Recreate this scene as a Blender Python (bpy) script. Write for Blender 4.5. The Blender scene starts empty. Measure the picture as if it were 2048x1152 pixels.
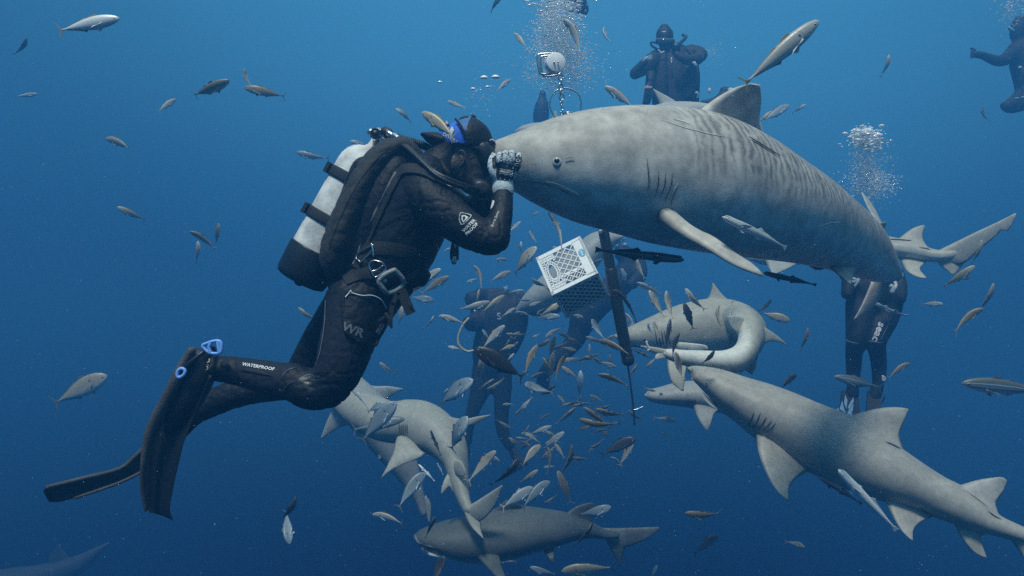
import bpy, bmesh, math, random
from math import radians, sin, cos, pi, sqrt, exp
from mathutils import Vector, Matrix
from mathutils.bvhtree import BVHTree
from mathutils.geometry import tessellate_polygon
import numpy as np

S = bpy.context.scene
COL = S.collection
random.seed(7)
LENS = 28.0
F = LENS / 36.0 * 2048.0

# ---------------------------------------------------------------- camera
cam = bpy.data.cameras.new('camera'); cam.lens = LENS; cam.sensor_width = 36
cam.clip_start = 0.05; cam.clip_end = 2000
co = bpy.data.objects.new('camera', cam); COL.objects.link(co)
co.location = (0, 0, 0); co.rotation_euler = (radians(90), 0, 0)
S.camera = co
S.view_settings.view_transform = 'Standard'; S.view_settings.look = 'None'
S.view_settings.exposure = 0.26; S.view_settings.gamma = 1.0
S.cycles.max_bounces = 5; S.cycles.volume_bounces = 1; S.cycles.transparent_max_bounces = 16
S.cycles.use_denoising = False

# ---------------------------------------------------------------- open water all round (world) and the sun
W = bpy.data.worlds.new('World'); S.world = W; W.use_nodes = True
nt = W.node_tree; nd = nt.nodes; ln = nt.links
bg = nd['Background']
tc = nd.new('ShaderNodeTexCoord')
dt = nd.new('ShaderNodeVectorMath'); dt.operation = 'DOT_PRODUCT'
AX = Vector((0.06, 0.0, 1.0)).normalized(); dt.inputs[1].default_value = AX
nv = nd.new('ShaderNodeVectorMath'); nv.operation = 'NORMALIZE'
ln.new(tc.outputs['Generated'], nv.inputs[0]); ln.new(nv.outputs[0], dt.inputs[0])
mr = nd.new('ShaderNodeMapRange'); mr.inputs[1].default_value = -1; mr.inputs[2].default_value = 1
ln.new(dt.outputs['Value'], mr.inputs[0])
rp = nd.new('ShaderNodeValToRGB'); ln.new(mr.outputs[0], rp.inputs[0])
rp.color_ramp.interpolation = 'EASE'
WORLD_STOPS = [(0.0, (.010, .032, .055)), (0.31, (.004, .010, .045)), (0.50, (.027, .150, .33)),
               (0.68, (.070, .32, .52)), (0.80, (.34, .68, .80)), (1.0, (1.35, 1.5, 1.42))]
e = rp.color_ramp.elements
e[0].position = 0; e[1].position = 1
for p, c in WORLD_STOPS[1:-1]:
    e.new(p)
for el, (p, c) in zip(e, WORLD_STOPS):
    el.position = p; el.color = (*c, 1)
# the surface is brightest straight ahead and up, where the light comes down
dt2 = nd.new('ShaderNodeVectorMath'); dt2.operation = 'DOT_PRODUCT'
dt2.inputs[1].default_value = Vector((0.10, 0.80, 0.42)).normalized(); ln.new(nv.outputs[0], dt2.inputs[0])
mr2 = nd.new('ShaderNodeMapRange'); mr2.inputs[1].default_value = 0.76; mr2.inputs[2].default_value = 1.0
mr2.inputs[3].default_value = 0.66; mr2.inputs[4].default_value = 1.20; mr2.interpolation_type = 'SMOOTHSTEP'
ln.new(dt2.outputs['Value'], mr2.inputs[0])
vm = nd.new('ShaderNodeVectorMath'); vm.operation = 'SCALE'
ln.new(rp.outputs[0], vm.inputs[0]); ln.new(mr2.outputs[0], vm.inputs['Scale'])
ln.new(vm.outputs[0], bg.inputs['Color']); bg.inputs['Strength'].default_value = 1.0

sl = bpy.data.lights.new('sun', 'SUN'); sl.energy = 5.0; sl.angle = radians(10); sl.color = (1.0, 1.0, .89)
so = bpy.data.objects.new('sun', sl); COL.objects.link(so)
SUN_TO = Vector((0.14, 0.46, -0.87)).normalized()          # the way the light travels: down, away from the camera
so.rotation_euler = SUN_TO.to_track_quat('-Z', 'Y').to_euler()

# ---------------------------------------------------------------- the water itself: one even volume round everything
HAZE_D = 0.078
HAZE_C = (.085, .36, .70)

# ================================================================= helpers
def P(px, py, Y):
    return Vector(((px - 1024.0) / F * Y, Y, -(py - 576.0) / F * Y))

def new_mat(name):
    m = bpy.data.materials.new(name); m.use_nodes = True
    return m, m.node_tree.nodes, m.node_tree.links, m.node_tree.nodes['Principled BSDF']

def mat(name, c, rough=.6, metal=0, var=.25, scale=30, bump=0.0, bscale=120, c2=None, spec=.5, coat=0, alpha=1, sheen=0):
    m, n, l, b = new_mat(name)
    tcn = n.new('ShaderNodeTexCoord')
    no = n.new('ShaderNodeTexNoise'); no.inputs['Scale'].default_value = scale; no.inputs['Detail'].default_value = 6
    l.new(tcn.outputs['Object'], no.inputs['Vector'])
    r = n.new('ShaderNodeValToRGB'); l.new(no.outputs[0], r.inputs[0])
    a = c2 if c2 else tuple(x * (1 - var) for x in c)
    r.color_ramp.elements[0].position = .35; r.color_ramp.elements[1].position = .65
    r.color_ramp.elements[0].color = (*a, 1); r.color_ramp.elements[1].color = (*c, 1)
    l.new(r.outputs[0], b.inputs['Base Color'])
    b.inputs['Roughness'].default_value = rough; b.inputs['Metallic'].default_value = metal
    b.inputs['Specular IOR Level'].default_value = spec; b.inputs['Coat Weight'].default_value = coat
    b.inputs['Alpha'].default_value = alpha
    if sheen: b.inputs['Sheen Weight'].default_value = sheen
    if bump:
        n2 = n.new('ShaderNodeTexNoise'); n2.inputs['Scale'].default_value = bscale; n2.inputs['Detail'].default_value = 4
        l.new(tcn.outputs['Object'], n2.inputs['Vector'])
        bp = n.new('ShaderNodeBump'); bp.inputs['Strength'].default_value = bump; bp.inputs['Distance'].default_value = .01
        l.new(n2.outputs[0], bp.inputs['Height']); l.new(bp.outputs[0], b.inputs['Normal'])
    return m

def cr(arr, per):
    """Catmull-Rom through the rows of arr, per samples a segment"""
    A = np.array(arr, float)
    n = len(A)
    if n < 3:
        t = np.linspace(0, 1, per * (n - 1) + 1)[:, None]
        return A[0] * (1 - t) + A[-1] * t
    Q = np.vstack([2 * A[0] - A[1], A, 2 * A[-1] - A[-2]])
    out = []
    for i in range(1, n):
        p0, p1, p2, p3 = Q[i - 1], Q[i], Q[i + 1], Q[i + 2]
        for k in range(per):
            t = k / per
            out.append(.5 * ((2 * p1) + (-p0 + p2) * t + (2 * p0 - 5 * p1 + 4 * p2 - p3) * t * t + (-p0 + 3 * p1 - 3 * p2 + p3) * t ** 3))
    out.append(A[-1])
    return np.array(out)

def sweep(bm, C, A, B, n=20, mi=0, cap=(True, True), att=None, closed=False):
    """closed rings C + A cos + B sin, skinned; att = function(i, angle) -> dict of layer values"""
    rings = []
    C = [Vector(c) for c in C]; A = [Vector(a) for a in A]; B = [Vector(b) for b in B]
    def ring(c, a, b, i):
        r = []
        for k in range(n):
            t = 2 * pi * k / n
            v = bm.verts.new(c + a * cos(t) + b * sin(t))
            if att: att(v, i, t)
            r.append(v)
        return r
    m = len(C)
    def capr(i, j):
        d = (C[i] - C[j]); d = d.normalized() if d.length > 1e-9 else Vector((0, 0, 1))
        rad = min(A[i].length, B[i].length)
        rr = []
        for k in (1, 2, 3):
            ph = pi / 2 * k / 3.35
            rr.append(ring(C[i] + d * rad * sin(ph) * .8, A[i] * cos(ph), B[i] * cos(ph), i))
        return rr, C[i] + d * rad * .8
    seq = []
    tips = [None, None]
    if cap[0] and not closed:
        rr, tips[0] = capr(0, 1); seq += rr[::-1]
    for i in range(m): seq.append(ring(C[i], A[i], B[i], i))
    if cap[1] and not closed:
        rr, tips[1] = capr(m - 1, m - 2); seq += rr
    fs = []
    rng = range(len(seq)) if closed else range(len(seq) - 1)
    for i in rng:
        a, b = seq[i], seq[(i + 1) % len(seq)]
        for k in range(n):
            fs.append(bm.faces.new((a[k], a[(k + 1) % n], b[(k + 1) % n], b[k])))
    if not closed:
        for e_, rg, fl in ((0, seq[0], True), (1, seq[-1], False)):
            if tips[e_] is not None:
                v = bm.verts.new(tips[e_])
                if att: att(v, 0 if e_ == 0 else m - 1, 0)
                for k in range(n):
                    q = (rg[(k + 1) % n], rg[k], v) if fl else (rg[k], rg[(k + 1) % n], v)
                    fs.append(bm.faces.new(q))
            else:
                fs.append(bm.faces.new(rg[::-1] if fl else rg))
    for f in fs: f.material_index = mi; f.smooth = True
    return seq

def tube(bm, pts, n=16, per=5, mi=0, cap=(True, True)):
    """pts: (px, py, Y, radius in the picture (px), radius in depth (m or None))"""
    rows = []
    for p in pts:
        px, py, Y, r = p[:4]
        rm = r * Y / F
        d = p[4] if len(p) > 4 and p[4] is not None else rm
        c = P(px, py, Y)
        rows.append((c.x, c.y, c.z, rm, d))
    R = cr(rows, per)
    C = [Vector(r[:3]) for r in R]
    A = []; B = []
    for i in range(len(C)):
        T = (C[min(i + 1, len(C) - 1)] - C[max(i - 1, 0)]).normalized()
        V = Vector((0, 1, 0))
        if abs(T.y) > .95: V = Vector((0, 0, 1))
        N = T.cross(V).normalized(); D = N.cross(T).normalized()
        A.append(N * max(R[i][3], 1e-4)); B.append(D * max(R[i][4], 1e-4))
    return sweep(bm, C, A, B, n, mi, cap)

def rod(bm, pts, r, n=10, per=4, mi=0, closed=False, cap=(True, True)):
    """a round tube through world points"""
    Q = list(pts)
    if closed:
        k = len(Q); R = cr([Q[-1]] + Q + [Q[0], Q[1]], per)[per:-per - 0]
        R = R[:k * per]
    else:
        R = cr([tuple(p) for p in Q], per)
    C = [Vector(r_) for r_ in R]
    A = []; B = []; N = None
    m = len(C)
    for i in range(m):
        T = (C[(i + 1) % m] - C[i - 1]) if closed else (C[min(i + 1, m - 1)] - C[max(i - 1, 0)])
        T = T.normalized()
        if N is None:
            N = T.orthogonal().normalized()
        else:
            N = (N - T * N.dot(T)).normalized()
        ri = r[i] if hasattr(r, '__len__') else r
        A.append(N * ri); B.append(T.cross(N) * ri)
    return sweep(bm, C, A, B, n, mi, cap, closed=closed)

def box(bm, c, ax, ay, az, mi=0, smooth=False):
    """box with centre c and half-axis vectors"""
    vs = []
    for k in (-1, 1):
        for j in (-1, 1):
            for i in (-1, 1):
                vs.append(bm.verts.new(Vector(c) + Vector(ax) * i + Vector(ay) * j + Vector(az) * k))
    for q in ((0, 2, 3, 1), (4, 5, 7, 6), (0, 1, 5, 4), (2, 6, 7, 3), (1, 3, 7, 5), (0, 4, 6, 2)):
        f = bm.faces.new([vs[i] for i in q]); f.material_index = mi; f.smooth = smooth
    return vs

def ball(bm, c, r, mi=0, sub=2, sc=(1, 1, 1), rot=None):
    M = Matrix.Translation(Vector(c)) @ (rot.to_matrix().to_4x4() if rot else Matrix()) @ Matrix.Diagonal((r * sc[0], r * sc[1], r * sc[2], 1))
    g = bmesh.ops.create_icosphere(bm, subdivisions=sub, radius=1, matrix=M)
    for v in g['verts']:
        for f in v.link_faces: f.material_index = mi; f.smooth = True

def tag(o, label=None, cat=None, group=None, kind=None):
    if label: o['label'] = label
    if cat: o['category'] = cat
    if group: o['group'] = group
    if kind: o['kind'] = kind
    return o

def link_mesh(name, me, mats, parent=None):
    o = bpy.data.objects.new(name, me)
    COL.objects.link(o)
    for m in (mats if isinstance(mats, (list, tuple)) else [mats]): me.materials.append(m)
    if parent: o.parent = parent; o.matrix_parent_inverse = parent.matrix_world.inverted() if parent.matrix_world else Matrix()
    return o

SPLIT = {'inflator_button', 'gauge', 'torch', 'harness_ring', 'suit_seam', 'leg_piping', 'chest_clip', 'sticker_emblem', 'leg_trim', 'mask_rim', 'fin_rail', 'strap_end'}
def obj(name, bm, mats, parent=None, normals=True):
    if name in SPLIT and parent:
        bm.verts.index_update(); seen = set(); comps = []
        for v in bm.verts:
            if v in seen: continue
            st = [v]; seen.add(v); c = set()
            while st:
                q = st.pop(); c.add(q)
                for e_ in q.link_edges:
                    w = e_.other_vert(q)
                    if w not in seen: seen.add(w); st.append(w)
            comps.append(c)
        if len(comps) > 1:
            last = None
            for c in comps:
                nb = bmesh.new(); mp = {v: nb.verts.new(v.co) for v in c}
                for f in {f for v in c for f in v.link_faces}:
                    g = nb.faces.new([mp[v] for v in f.verts]); g.material_index = f.material_index; g.smooth = f.smooth
                last = obj_one(name, nb, mats, parent, normals)
            bm.free(); return last
    return obj_one(name, bm, mats, parent, normals)
def obj_one(name, bm, mats, parent=None, normals=True):
    if normals: bmesh.ops.recalc_face_normals(bm, faces=bm.faces)
    me = bpy.data.meshes.new(name); bm.to_mesh(me); bm.free()
    o = link_mesh(name, me, mats)
    if parent:
        o.parent = parent
        o.matrix_parent_inverse = Matrix.Translation(-parent.location)
    return o

def empty(name, loc, label=None, cat=None, group=None):
    o = bpy.data.objects.new(name, None); COL.objects.link(o); o.location = loc
    o.empty_display_size = .1
    return tag(o, label, cat, group)

def B(): return bmesh.new()

def bvh_of(bm):
    bm.normal_update(); bm.verts.ensure_lookup_table(); bm.faces.ensure_lookup_table()
    return BVHTree.FromBMesh(bm)

def bvh_obj(o):
    b = B(); b.from_mesh(o.data); t = BVHTree.FromBMesh(b); b.free(); return t

def hit(bvh, px, py, fallback=3.0, lift=.002):
    d = P(px, py, 1.0).normalized()
    loc, no, i, dist = bvh.ray_cast(Vector((0, 0, 0)), d, 60)
    if loc is None:
        return P(px, py, fallback), Vector((0, -1, 0))
    if no.dot(d) > 0: no = -no
    return loc + no * lift, no

def ribbon(bm, bvh, pts, w, mi=0, lift=.002, fb=3.0, per=5, taper=True, closed=False, att=None):
    """a thin raised band of width w px lying on the surface bvh along the picture polyline"""
    if closed: pts = list(pts) + [pts[0]]
    R = cr(pts, per); m = len(R)
    L = []
    for i in range(m):
        t = R[min(i + 1, m - 1)] - R[max(i - 1, 0)]
        t = t / (np.linalg.norm(t) + 1e-9); nn = np.array([-t[1], t[0]])
        k = 1.0
        if taper: k = max(.12, min(1, 4.5 * min(i, m - 1 - i) / m))
        a = R[i] + nn * w * .5 * k; b = R[i] - nn * w * .5 * k
        pa, _ = hit(bvh, a[0], a[1], fb, lift); pb, _ = hit(bvh, b[0], b[1], fb, lift)
        pm, nm = hit(bvh, R[i][0], R[i][1], fb, lift * 1.6)
        va, vmid, vb = bm.verts.new(pa), bm.verts.new(pm), bm.verts.new(pb)
        if att:
            for v in (va, vmid, vb): att(v)
        L.append((va, vmid, vb))
    for i in range(m - 1):
        for k in (0, 1):
            f = bm.faces.new((L[i][k], L[i][k + 1], L[i + 1][k + 1], L[i + 1][k])); f.material_index = mi; f.smooth = True

def drape(bm, bvh, mb, mi=0, lift=.002, fb=3.0, maxe=4.0, thick=0.0):
    """project the flat picture-space bmesh mb onto the surface and add it to bm"""
    for it in range(3):
        es = [e_ for e_ in mb.edges if e_.calc_length() > maxe]
        if not es: break
        bmesh.ops.subdivide_edges(mb, edges=es, cuts=1)
        bmesh.ops.triangulate(mb, faces=[f for f in mb.faces if len(f.verts) > 3])
    mp = {}
    for v in mb.verts:
        p, no = hit(bvh, v.co.x, v.co.y, fb, 0)
        mp[v] = bm.verts.new(p - P(v.co.x, v.co.y, 1.0).normalized() * lift)
    for f in mb.faces:
        try: g = bm.faces.new([mp[v] for v in f.verts])
        except ValueError: continue
        g.material_index = mi; g.smooth = True
    mb.free()

def patch(bm, bvh, poly, mi=0, lift=.002, fb=3.0, maxe=5.0, smooth=0):
    if smooth:
        q = cr([poly[-1]] + list(poly) + [poly[0], poly[1]], smooth)[smooth:-smooth * 2 + 0 or None]
        poly = [tuple(x) for x in q[:len(poly) * smooth]]
    mb = B()
    vs = [mb.verts.new((p[0], p[1], 0)) for p in poly]
    for t in tessellate_polygon([[Vector((p[0], p[1], 0)) for p in poly]]):
        try: mb.faces.new([vs[i] for i in t])
        except ValueError: pass
    drape(bm, bvh, mb, mi, lift, fb, maxe)

def text_mesh(s, h, cx, cy, ang=0, stretch=1.0, bold=0.0, shear=0.0, flipx=False):
    """flat lettering in picture space: height h px, centred on (cx, cy), baseline turned by ang degrees (clockwise)"""
    cu = bpy.data.curves.new('t', 'FONT'); cu.body = s; cu.size = 1; cu.align_x = 'CENTER'; cu.align_y = 'CENTER'
    cu.offset = bold; cu.shear = shear; cu.resolution_u = 2
    o = bpy.data.objects.new('t', cu); COL.objects.link(o)
    dg = bpy.context.evaluated_depsgraph_get()
    me = bpy.data.meshes.new_from_object(o.evaluated_get(dg))
    mb = B(); mb.from_mesh(me)
    bpy.data.objects.remove(o); bpy.data.meshes.remove(me); bpy.data.curves.remove(cu)
    a = radians(ang); k = h / .72
    for v in mb.verts:
        x = v.co.x * k * stretch * (-1 if flipx else 1); y = -v.co.y * k
        v.co = Vector((cx + x * cos(a) - y * sin(a), cy + x * sin(a) + y * cos(a), 0))
    return mb

def fuse(bm, voxel, smooth=4, factor=.5):
    """melt overlapping closed shapes into one continuous surface"""
    me = bpy.data.meshes.new('tmp'); bmesh.ops.recalc_face_normals(bm, faces=bm.faces); bm.to_mesh(me); bm.free()
    o = bpy.data.objects.new('tmp', me); COL.objects.link(o)
    r = o.modifiers.new('r', 'REMESH'); r.mode = 'VOXEL'; r.voxel_size = voxel; r.use_smooth_shade = True
    s = o.modifiers.new('s', 'SMOOTH'); s.iterations = smooth; s.factor = factor
    dg = bpy.context.evaluated_depsgraph_get()
    me2 = bpy.data.meshes.new_from_object(o.evaluated_get(dg))
    bpy.data.objects.remove(o); bpy.data.meshes.remove(me)
    b = B(); b.from_mesh(me2); bpy.data.meshes.remove(me2)
    for f in b.faces: f.smooth = True
    return b

def crease(bm, amp, sc, zones=()):
    from mathutils import noise
    bm.normal_update()
    mv = []
    for v in bm.verts:
        p = v.co
        n1 = noise.noise(Vector((p.x * sc, p.y * sc * .5, p.z * sc)))
        n2 = abs(noise.noise(Vector((p.x * sc * 1.8 + 7, p.y * sc, p.z * sc * 1.8))))
        k = amp
        for (zx, zy, zr, ka) in zones:
            x, y = topx(p) if p.y > .1 else (0, 0)
            d = math.hypot(x - zx, y - zy)
            if d < zr: k += amp * ka * (1 - d / zr)
        mv.append(v.normal * (k * (n1 * .8 - (max(0, .22 - n2) / .22) * 1.0)))
    for v, d in zip(bm.verts, mv): v.co += d
    bm.normal_update()
    return bm

def topx(v):
    return (1024 + v.x / v.y * F, 576 - v.z / v.y * F)

def inpoly(x, y, poly):
    r = False; j = len(poly) - 1
    for i in range(len(poly)):
        xi, yi = poly[i]; xj, yj = poly[j]
        if (yi > y) != (yj > y) and x < (xj - xi) * (y - yi) / (yj - yi) + xi: r = not r
        j = i
    return r

def paint(bm, poly, mi, only=None):
    for f in bm.faces:
        if only is not None and f.material_index not in only: continue
        c = f.calc_center_median(); x, y = topx(c)
        if inpoly(x, y, poly): f.material_index = mi

# ================================================================= sharks
def shark_mat(name, back, belly, line=0.0, soft=.25, stripes=False, mott=.18, rough=.5):
    m, n, l, b = new_mat(name)
    def A(nm):
        a = n.new('ShaderNodeAttribute'); a.attribute_name = nm; return a.outputs['Fac']
    def M(op, x, y=None, clamp=False):
        q = n.new('ShaderNodeMath'); q.operation = op; q.use_clamp = clamp
        for i, s in enumerate((x, y)):
            if s is None: continue
            if isinstance(s, (int, float)): q.inputs[i].default_value = s
            else: l.new(s, q.inputs[i])
        return q.outputs[0]
    bel, su, sv = A('bel'), A('su'), A('sv')
    t = n.new('ShaderNodeTexCoord')
    def N(sc, det=5, vec=None):
        q = n.new('ShaderNodeTexNoise'); q.inputs['Scale'].default_value = sc; q.inputs['Detail'].default_value = det
        l.new(vec if vec else t.outputs['Object'], q.inputs['Vector']); return q.outputs[0]
    big = N(4.5, 5); fine = N(60, 6)
    x = M('ADD', bel, M('MULTIPLY', M('SUBTRACT', big, .5), .5))
    x = M('ADD', x, M('MULTIPLY', M('SUBTRACT', fine, .5), .12))
    r = n.new('ShaderNodeMapRange'); r.interpolation_type = 'SMOOTHSTEP'
    r.inputs[1].default_value = line - soft; r.inputs[2].default_value = line + soft; l.new(x, r.inputs[0])
    mx = n.new('ShaderNodeMix'); mx.data_type = 'RGBA'; l.new(r.outputs[0], mx.inputs['Factor'])
    mx.inputs[6].default_value = (*belly, 1); mx.inputs[7].default_value = (*back, 1)
    col = mx.outputs[2]
    mm = M('ADD', 1 - mott * .5, M('MULTIPLY', M('SUBTRACT', N(14, 8), .5), mott * 2.6))
    mm = M('MULTIPLY', mm, M('ADD', .84, M('MULTIPLY', N(170, 3), .32)))
    mm = M('MULTIPLY', mm, M('ADD', .74, M('MULTIPLY', N(38, 9), .52)))
    if stripes:
        cv = n.new('ShaderNodeCombineXYZ'); l.new(su, cv.inputs[0]); l.new(sv, cv.inputs[1])
        d1 = N(1.6, 3, None)
        mp = n.new('ShaderNodeMapping'); mp.inputs['Scale'].default_value = (27, 4.6, 1); l.new(cv.outputs[0], mp.inputs[0])
        nz = n.new('ShaderNodeTexNoise'); nz.inputs['Scale'].default_value = 1.0; nz.inputs['Detail'].default_value = 4; nz.inputs['Roughness'].default_value = .6; l.new(mp.outputs[0], nz.inputs['Vector'])
        wv = n.new('ShaderNodeTexWave'); wv.wave_type = 'BANDS'; wv.bands_direction = 'X'
        wv.inputs['Scale'].default_value = 6.6; wv.inputs['Distortion'].default_value = 5.5; wv.inputs['Detail'].default_value = 3
        wv.inputs['Detail Scale'].default_value = 2.2; wv.inputs['Detail Roughness'].default_value = .55
        mp2 = n.new('ShaderNodeMapping'); mp2.inputs['Scale'].default_value = (1.35, .22, 1); l.new(cv.outputs[0], mp2.inputs[0]); l.new(mp2.outputs[0], wv.inputs['Vector'])
        st = M('MULTIPLY', wv.outputs['Fac'], M('MULTIPLY', M('SUBTRACT', nz.outputs[0], .32, ), 4.5, True))
        def band(v, lo, hi, s):
            a = n.new('ShaderNodeMapRange'); a.inputs[1].default_value = lo - s; a.inputs[2].default_value = lo + s; a.interpolation_type = 'SMOOTHSTEP'; l.new(v, a.inputs[0])
            c = n.new('ShaderNodeMapRange'); c.inputs[1].default_value = hi - s; c.inputs[2].default_value = hi + s; c.inputs[3].default_value = 1; c.inputs[4].default_value = 0; c.interpolation_type = 'SMOOTHSTEP'; l.new(v, c.inputs[0])
            return M('MULTIPLY', a.outputs[0], c.outputs[0])
        lum = M('ADD', bel, M('MULTIPLY', M('SUBTRACT', big, .5), .7))
        msk = M('MULTIPLY', band(lum, -.02, 1.05, .28), band(su, .66, 3.0, .14))
        st = M('MULTIPLY', st, msk)
        mm = M('MULTIPLY', mm, M('SUBTRACT', 1.0, M('MULTIPLY', st, .62)))
    vs = n.new('ShaderNodeVectorMath'); vs.operation = 'SCALE'; l.new(col, vs.inputs[0]); l.new(mm, vs.inputs['Scale'])
    l.new(vs.outputs[0], b.inputs['Base Color'])
    b.inputs['Roughness'].default_value = rough; b.inputs['Specular IOR Level'].default_value = .35
    bp = n.new('ShaderNodeBump'); bp.inputs['Strength'].default_value = .35; bp.inputs['Distance'].default_value = .004
    hh = M('ADD', M('MULTIPLY', N(9, 4), 2.2), M('MULTIPLY', N(210, 2), .35))
    l.new(hh, bp.inputs['Height']); l.new(bp.outputs[0], b.inputs['Normal'])
    return m

M_gill = mat('gill_dark', (.02, .022, .024), .8, var=.3)
M_scar = mat('scar_pale', (.55, .53, .50), .6, var=.2)
M_eye_w = mat('eye_pale', (.40, .41, .39), .25, var=.1)
M_eye_d = mat('eye_black', (.008, .008, .009), .12, var=.1)

class Shark:
    def __init__(s, st, roll=0, n=40, per=7, ys=1.0):
        """st: stations (top x, top y, bottom x, bottom y, Y, half width m [, depth lean of the top])"""
        s.bm = B(); s.ys = ys
        s.lb = s.bm.verts.layers.float.new('bel'); s.lu = s.bm.verts.layers.float.new('su'); s.lv = s.bm.verts.layers.float.new('sv')
        rows = []
        for q in st:
            tx, ty, bx, by, Y, w = q[:6]; dy = q[6] if len(q) > 6 else 0
            Y *= ys; w *= ys
            t = P(tx, ty, Y + dy); b_ = P(bx, by, Y - dy)
            c = (t + b_) / 2; a = (t - b_) / 2
            rows.append((*c, *a, w))
        R = cr(rows, per)
        C = [Vector(r[:3]) for r in R]; A = [Vector(r[3:6]) for r in R]
        Bv = []; arc = [0]
        for i in range(len(C)):
            T = (C[min(i + 1, len(C) - 1)] - C[max(i - 1, 0)]).normalized()
            N = T.cross(A[i]).normalized()
            if N.y > 0: N = -N
            Bv.append(N * max(R[i][6], 1e-4))
            if i: arc.append(arc[-1] + (C[i] - C[i - 1]).length)
        ro = radians(roll)
        # N points to the camera (angle 90 = camera side); angle 0 = top
        def att(v, i, t):
            v[s.lb] = cos(t - ro) ; v[s.lu] = arc[i]; v[s.lv] = (t if t < pi else 2 * pi - t)
        sweep(s.bm, C, A, Bv, n, 0, (True, True), att)
        s.bvh = bvh_of(s.bm)
        s.Y = st[0][4]
    def fin(s, lead, trail, th=.02, flare=1.2, bel=.8, bel2=None, rows=16, cols=12, lean=None):
        """lead and trail: picture points with depth, from the root to the tip"""
        bm = s.bm
        def tr(L):
            A_ = np.array([tuple(P(p[0], p[1], p[2] * s.ys)) for p in L])
            d = np.r_[0, np.cumsum(np.linalg.norm(np.diff(A_, axis=0), axis=1))]; d /= d[-1]
            R = cr(A_, 8); dd = np.r_[0, np.cumsum(np.linalg.norm(np.diff(R, axis=0), axis=1))]; dd /= dd[-1]
            t = np.linspace(0, 1, rows)
            return [Vector([np.interp(x, dd, R[:, k]) for k in range(3)]) for x in t]
        Lp, Tp = tr(lead), tr(trail)
        grid = []
        for side in (1, -1):
            g = []
            for i in range(rows):
                r = i / (rows - 1); row = []
                ch = Tp[i] - Lp[i]
                sp = (Lp[min(i + 1, rows - 1)] + Tp[min(i + 1, rows - 1)] - Lp[max(i - 1, 0)] - Tp[max(i - 1, 0)])
                nn = ch.cross(sp)
                nn = nn.normalized() if nn.length > 1e-9 else Vector((0, -1, 0))
                if nn.y > 0: nn = -nn
                if i == rows - 1 and len(g): nn = s_last
                s_last = nn
                k = (1 - .82 * r) + flare * exp(-r * 9)
                for j in range(cols):
                    c = j / (cols - 1)
                    t = th * k * 2.2 * sqrt(c) * (1 - c) ** .8
                    if j in (0, cols - 1): t = 0
                    if j in (0, cols - 1) and side == -1: row.append(grid[0][i][j]); continue
                    v = bm.verts.new(Lp[i] + ch * c + nn * t * side)
                    v[s.lb] = bel if side == 1 else (bel if bel2 is None else bel2); v[s.lu] = 0; v[s.lv] = 0
                    row.append(v)
                g.append(row)
            grid.append(g)
        for side, g in zip((1, -1), grid):
            for i in range(rows - 1):
                for j in range(cols - 1):
                    q = (g[i][j], g[i][j + 1], g[i + 1][j + 1], g[i + 1][j])
                    if side < 0: q = q[::-1]
                    try: f = bm.faces.new(q)
                    except ValueError: continue
                    f.smooth = True
        for i in (0, rows - 1):
            q = grid[0][i] + grid[1][i][-2:0:-1]
            try: bm.faces.new(q)
            except ValueError: pass
    def line(s, pts, w, mi=1, lift=.0045, per=5, taper=True):
        if mi == 2: lift = .0018
        ribbon(s.bm, s.bvh, pts, w, mi, lift, s.Y, per, taper)
    def eye(s, px, py, r, parent, dark=1.0, white=True):
        p, no = hit(s.bvh, px, py, s.Y, 0)
        b = B(); q = no.to_track_quat('Z', 'Y')
        ball(b, p, r, 0, 3, (1, 1, .35), q)
        ball(b, p + no * r * .16 + Vector((0, 0, r * .14)), r * .68, 1, 3, (1.0, 1.0, .38), q)
        return obj('eye', b, [M_eye_w if white else M_eye_d, M_eye_d], parent)
    def done(s, material, label, group=None, extra=None):
        cen = Vector((0, 0, 0)); n = 0
        for v in s.bm.verts: cen += v.co; n += 1
        cen /= n
        root = empty('shark', cen, label, 'shark', group)
        o = obj('body', s.bm, [material, M_gill, M_scar] + (extra or []), root)
        s.root = root
        return root
# ================================================================= the big striped shark held by the diver
M_tiger = shark_mat('tiger_skin', (.46, .435, .38), (.62, .66, .63), line=-.22, soft=.42, stripes=True, mott=.40)
tg = Shark([
    (984, 291, 982, 322, 2.80, .030), (990, 283, 990, 345, 2.80, .065), (1005, 276, 1008, 366, 2.80, .095), (1033, 265, 1032, 383, 2.81, .125),
    (1070, 250, 1066, 404, 2.82, .152), (1106, 237, 1102, 422, 2.83, .178), (1160, 223, 1152, 443, 2.85, .205), (1215, 215, 1207, 459, 2.88, .22),
    (1270, 212, 1262, 474, 2.92, .235), (1325, 214, 1315, 488, 2.97, .24), (1390, 221, 1375, 499, 3.03, .245), (1450, 240, 1432, 508, 3.12, .24),
    (1505, 271, 1490, 515, 3.22, .235), (1560, 310, 1550, 521, 3.36, .22), (1610, 341, 1596, 527, 3.55, .20), (1660, 376, 1640, 535, 3.80, .175),
    (1710, 412, 1683, 546, 4.08, .145), (1745, 443, 1716, 556, 4.32, .115), (1770, 479, 1743, 563, 4.52, .085), (1788, 513, 1765, 564, 4.72, .06),
    (1796, 536, 1782, 561, 4.90, .045), (1797, 545, 1786, 560, 5.02, .035)], n=56, per=7)
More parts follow.
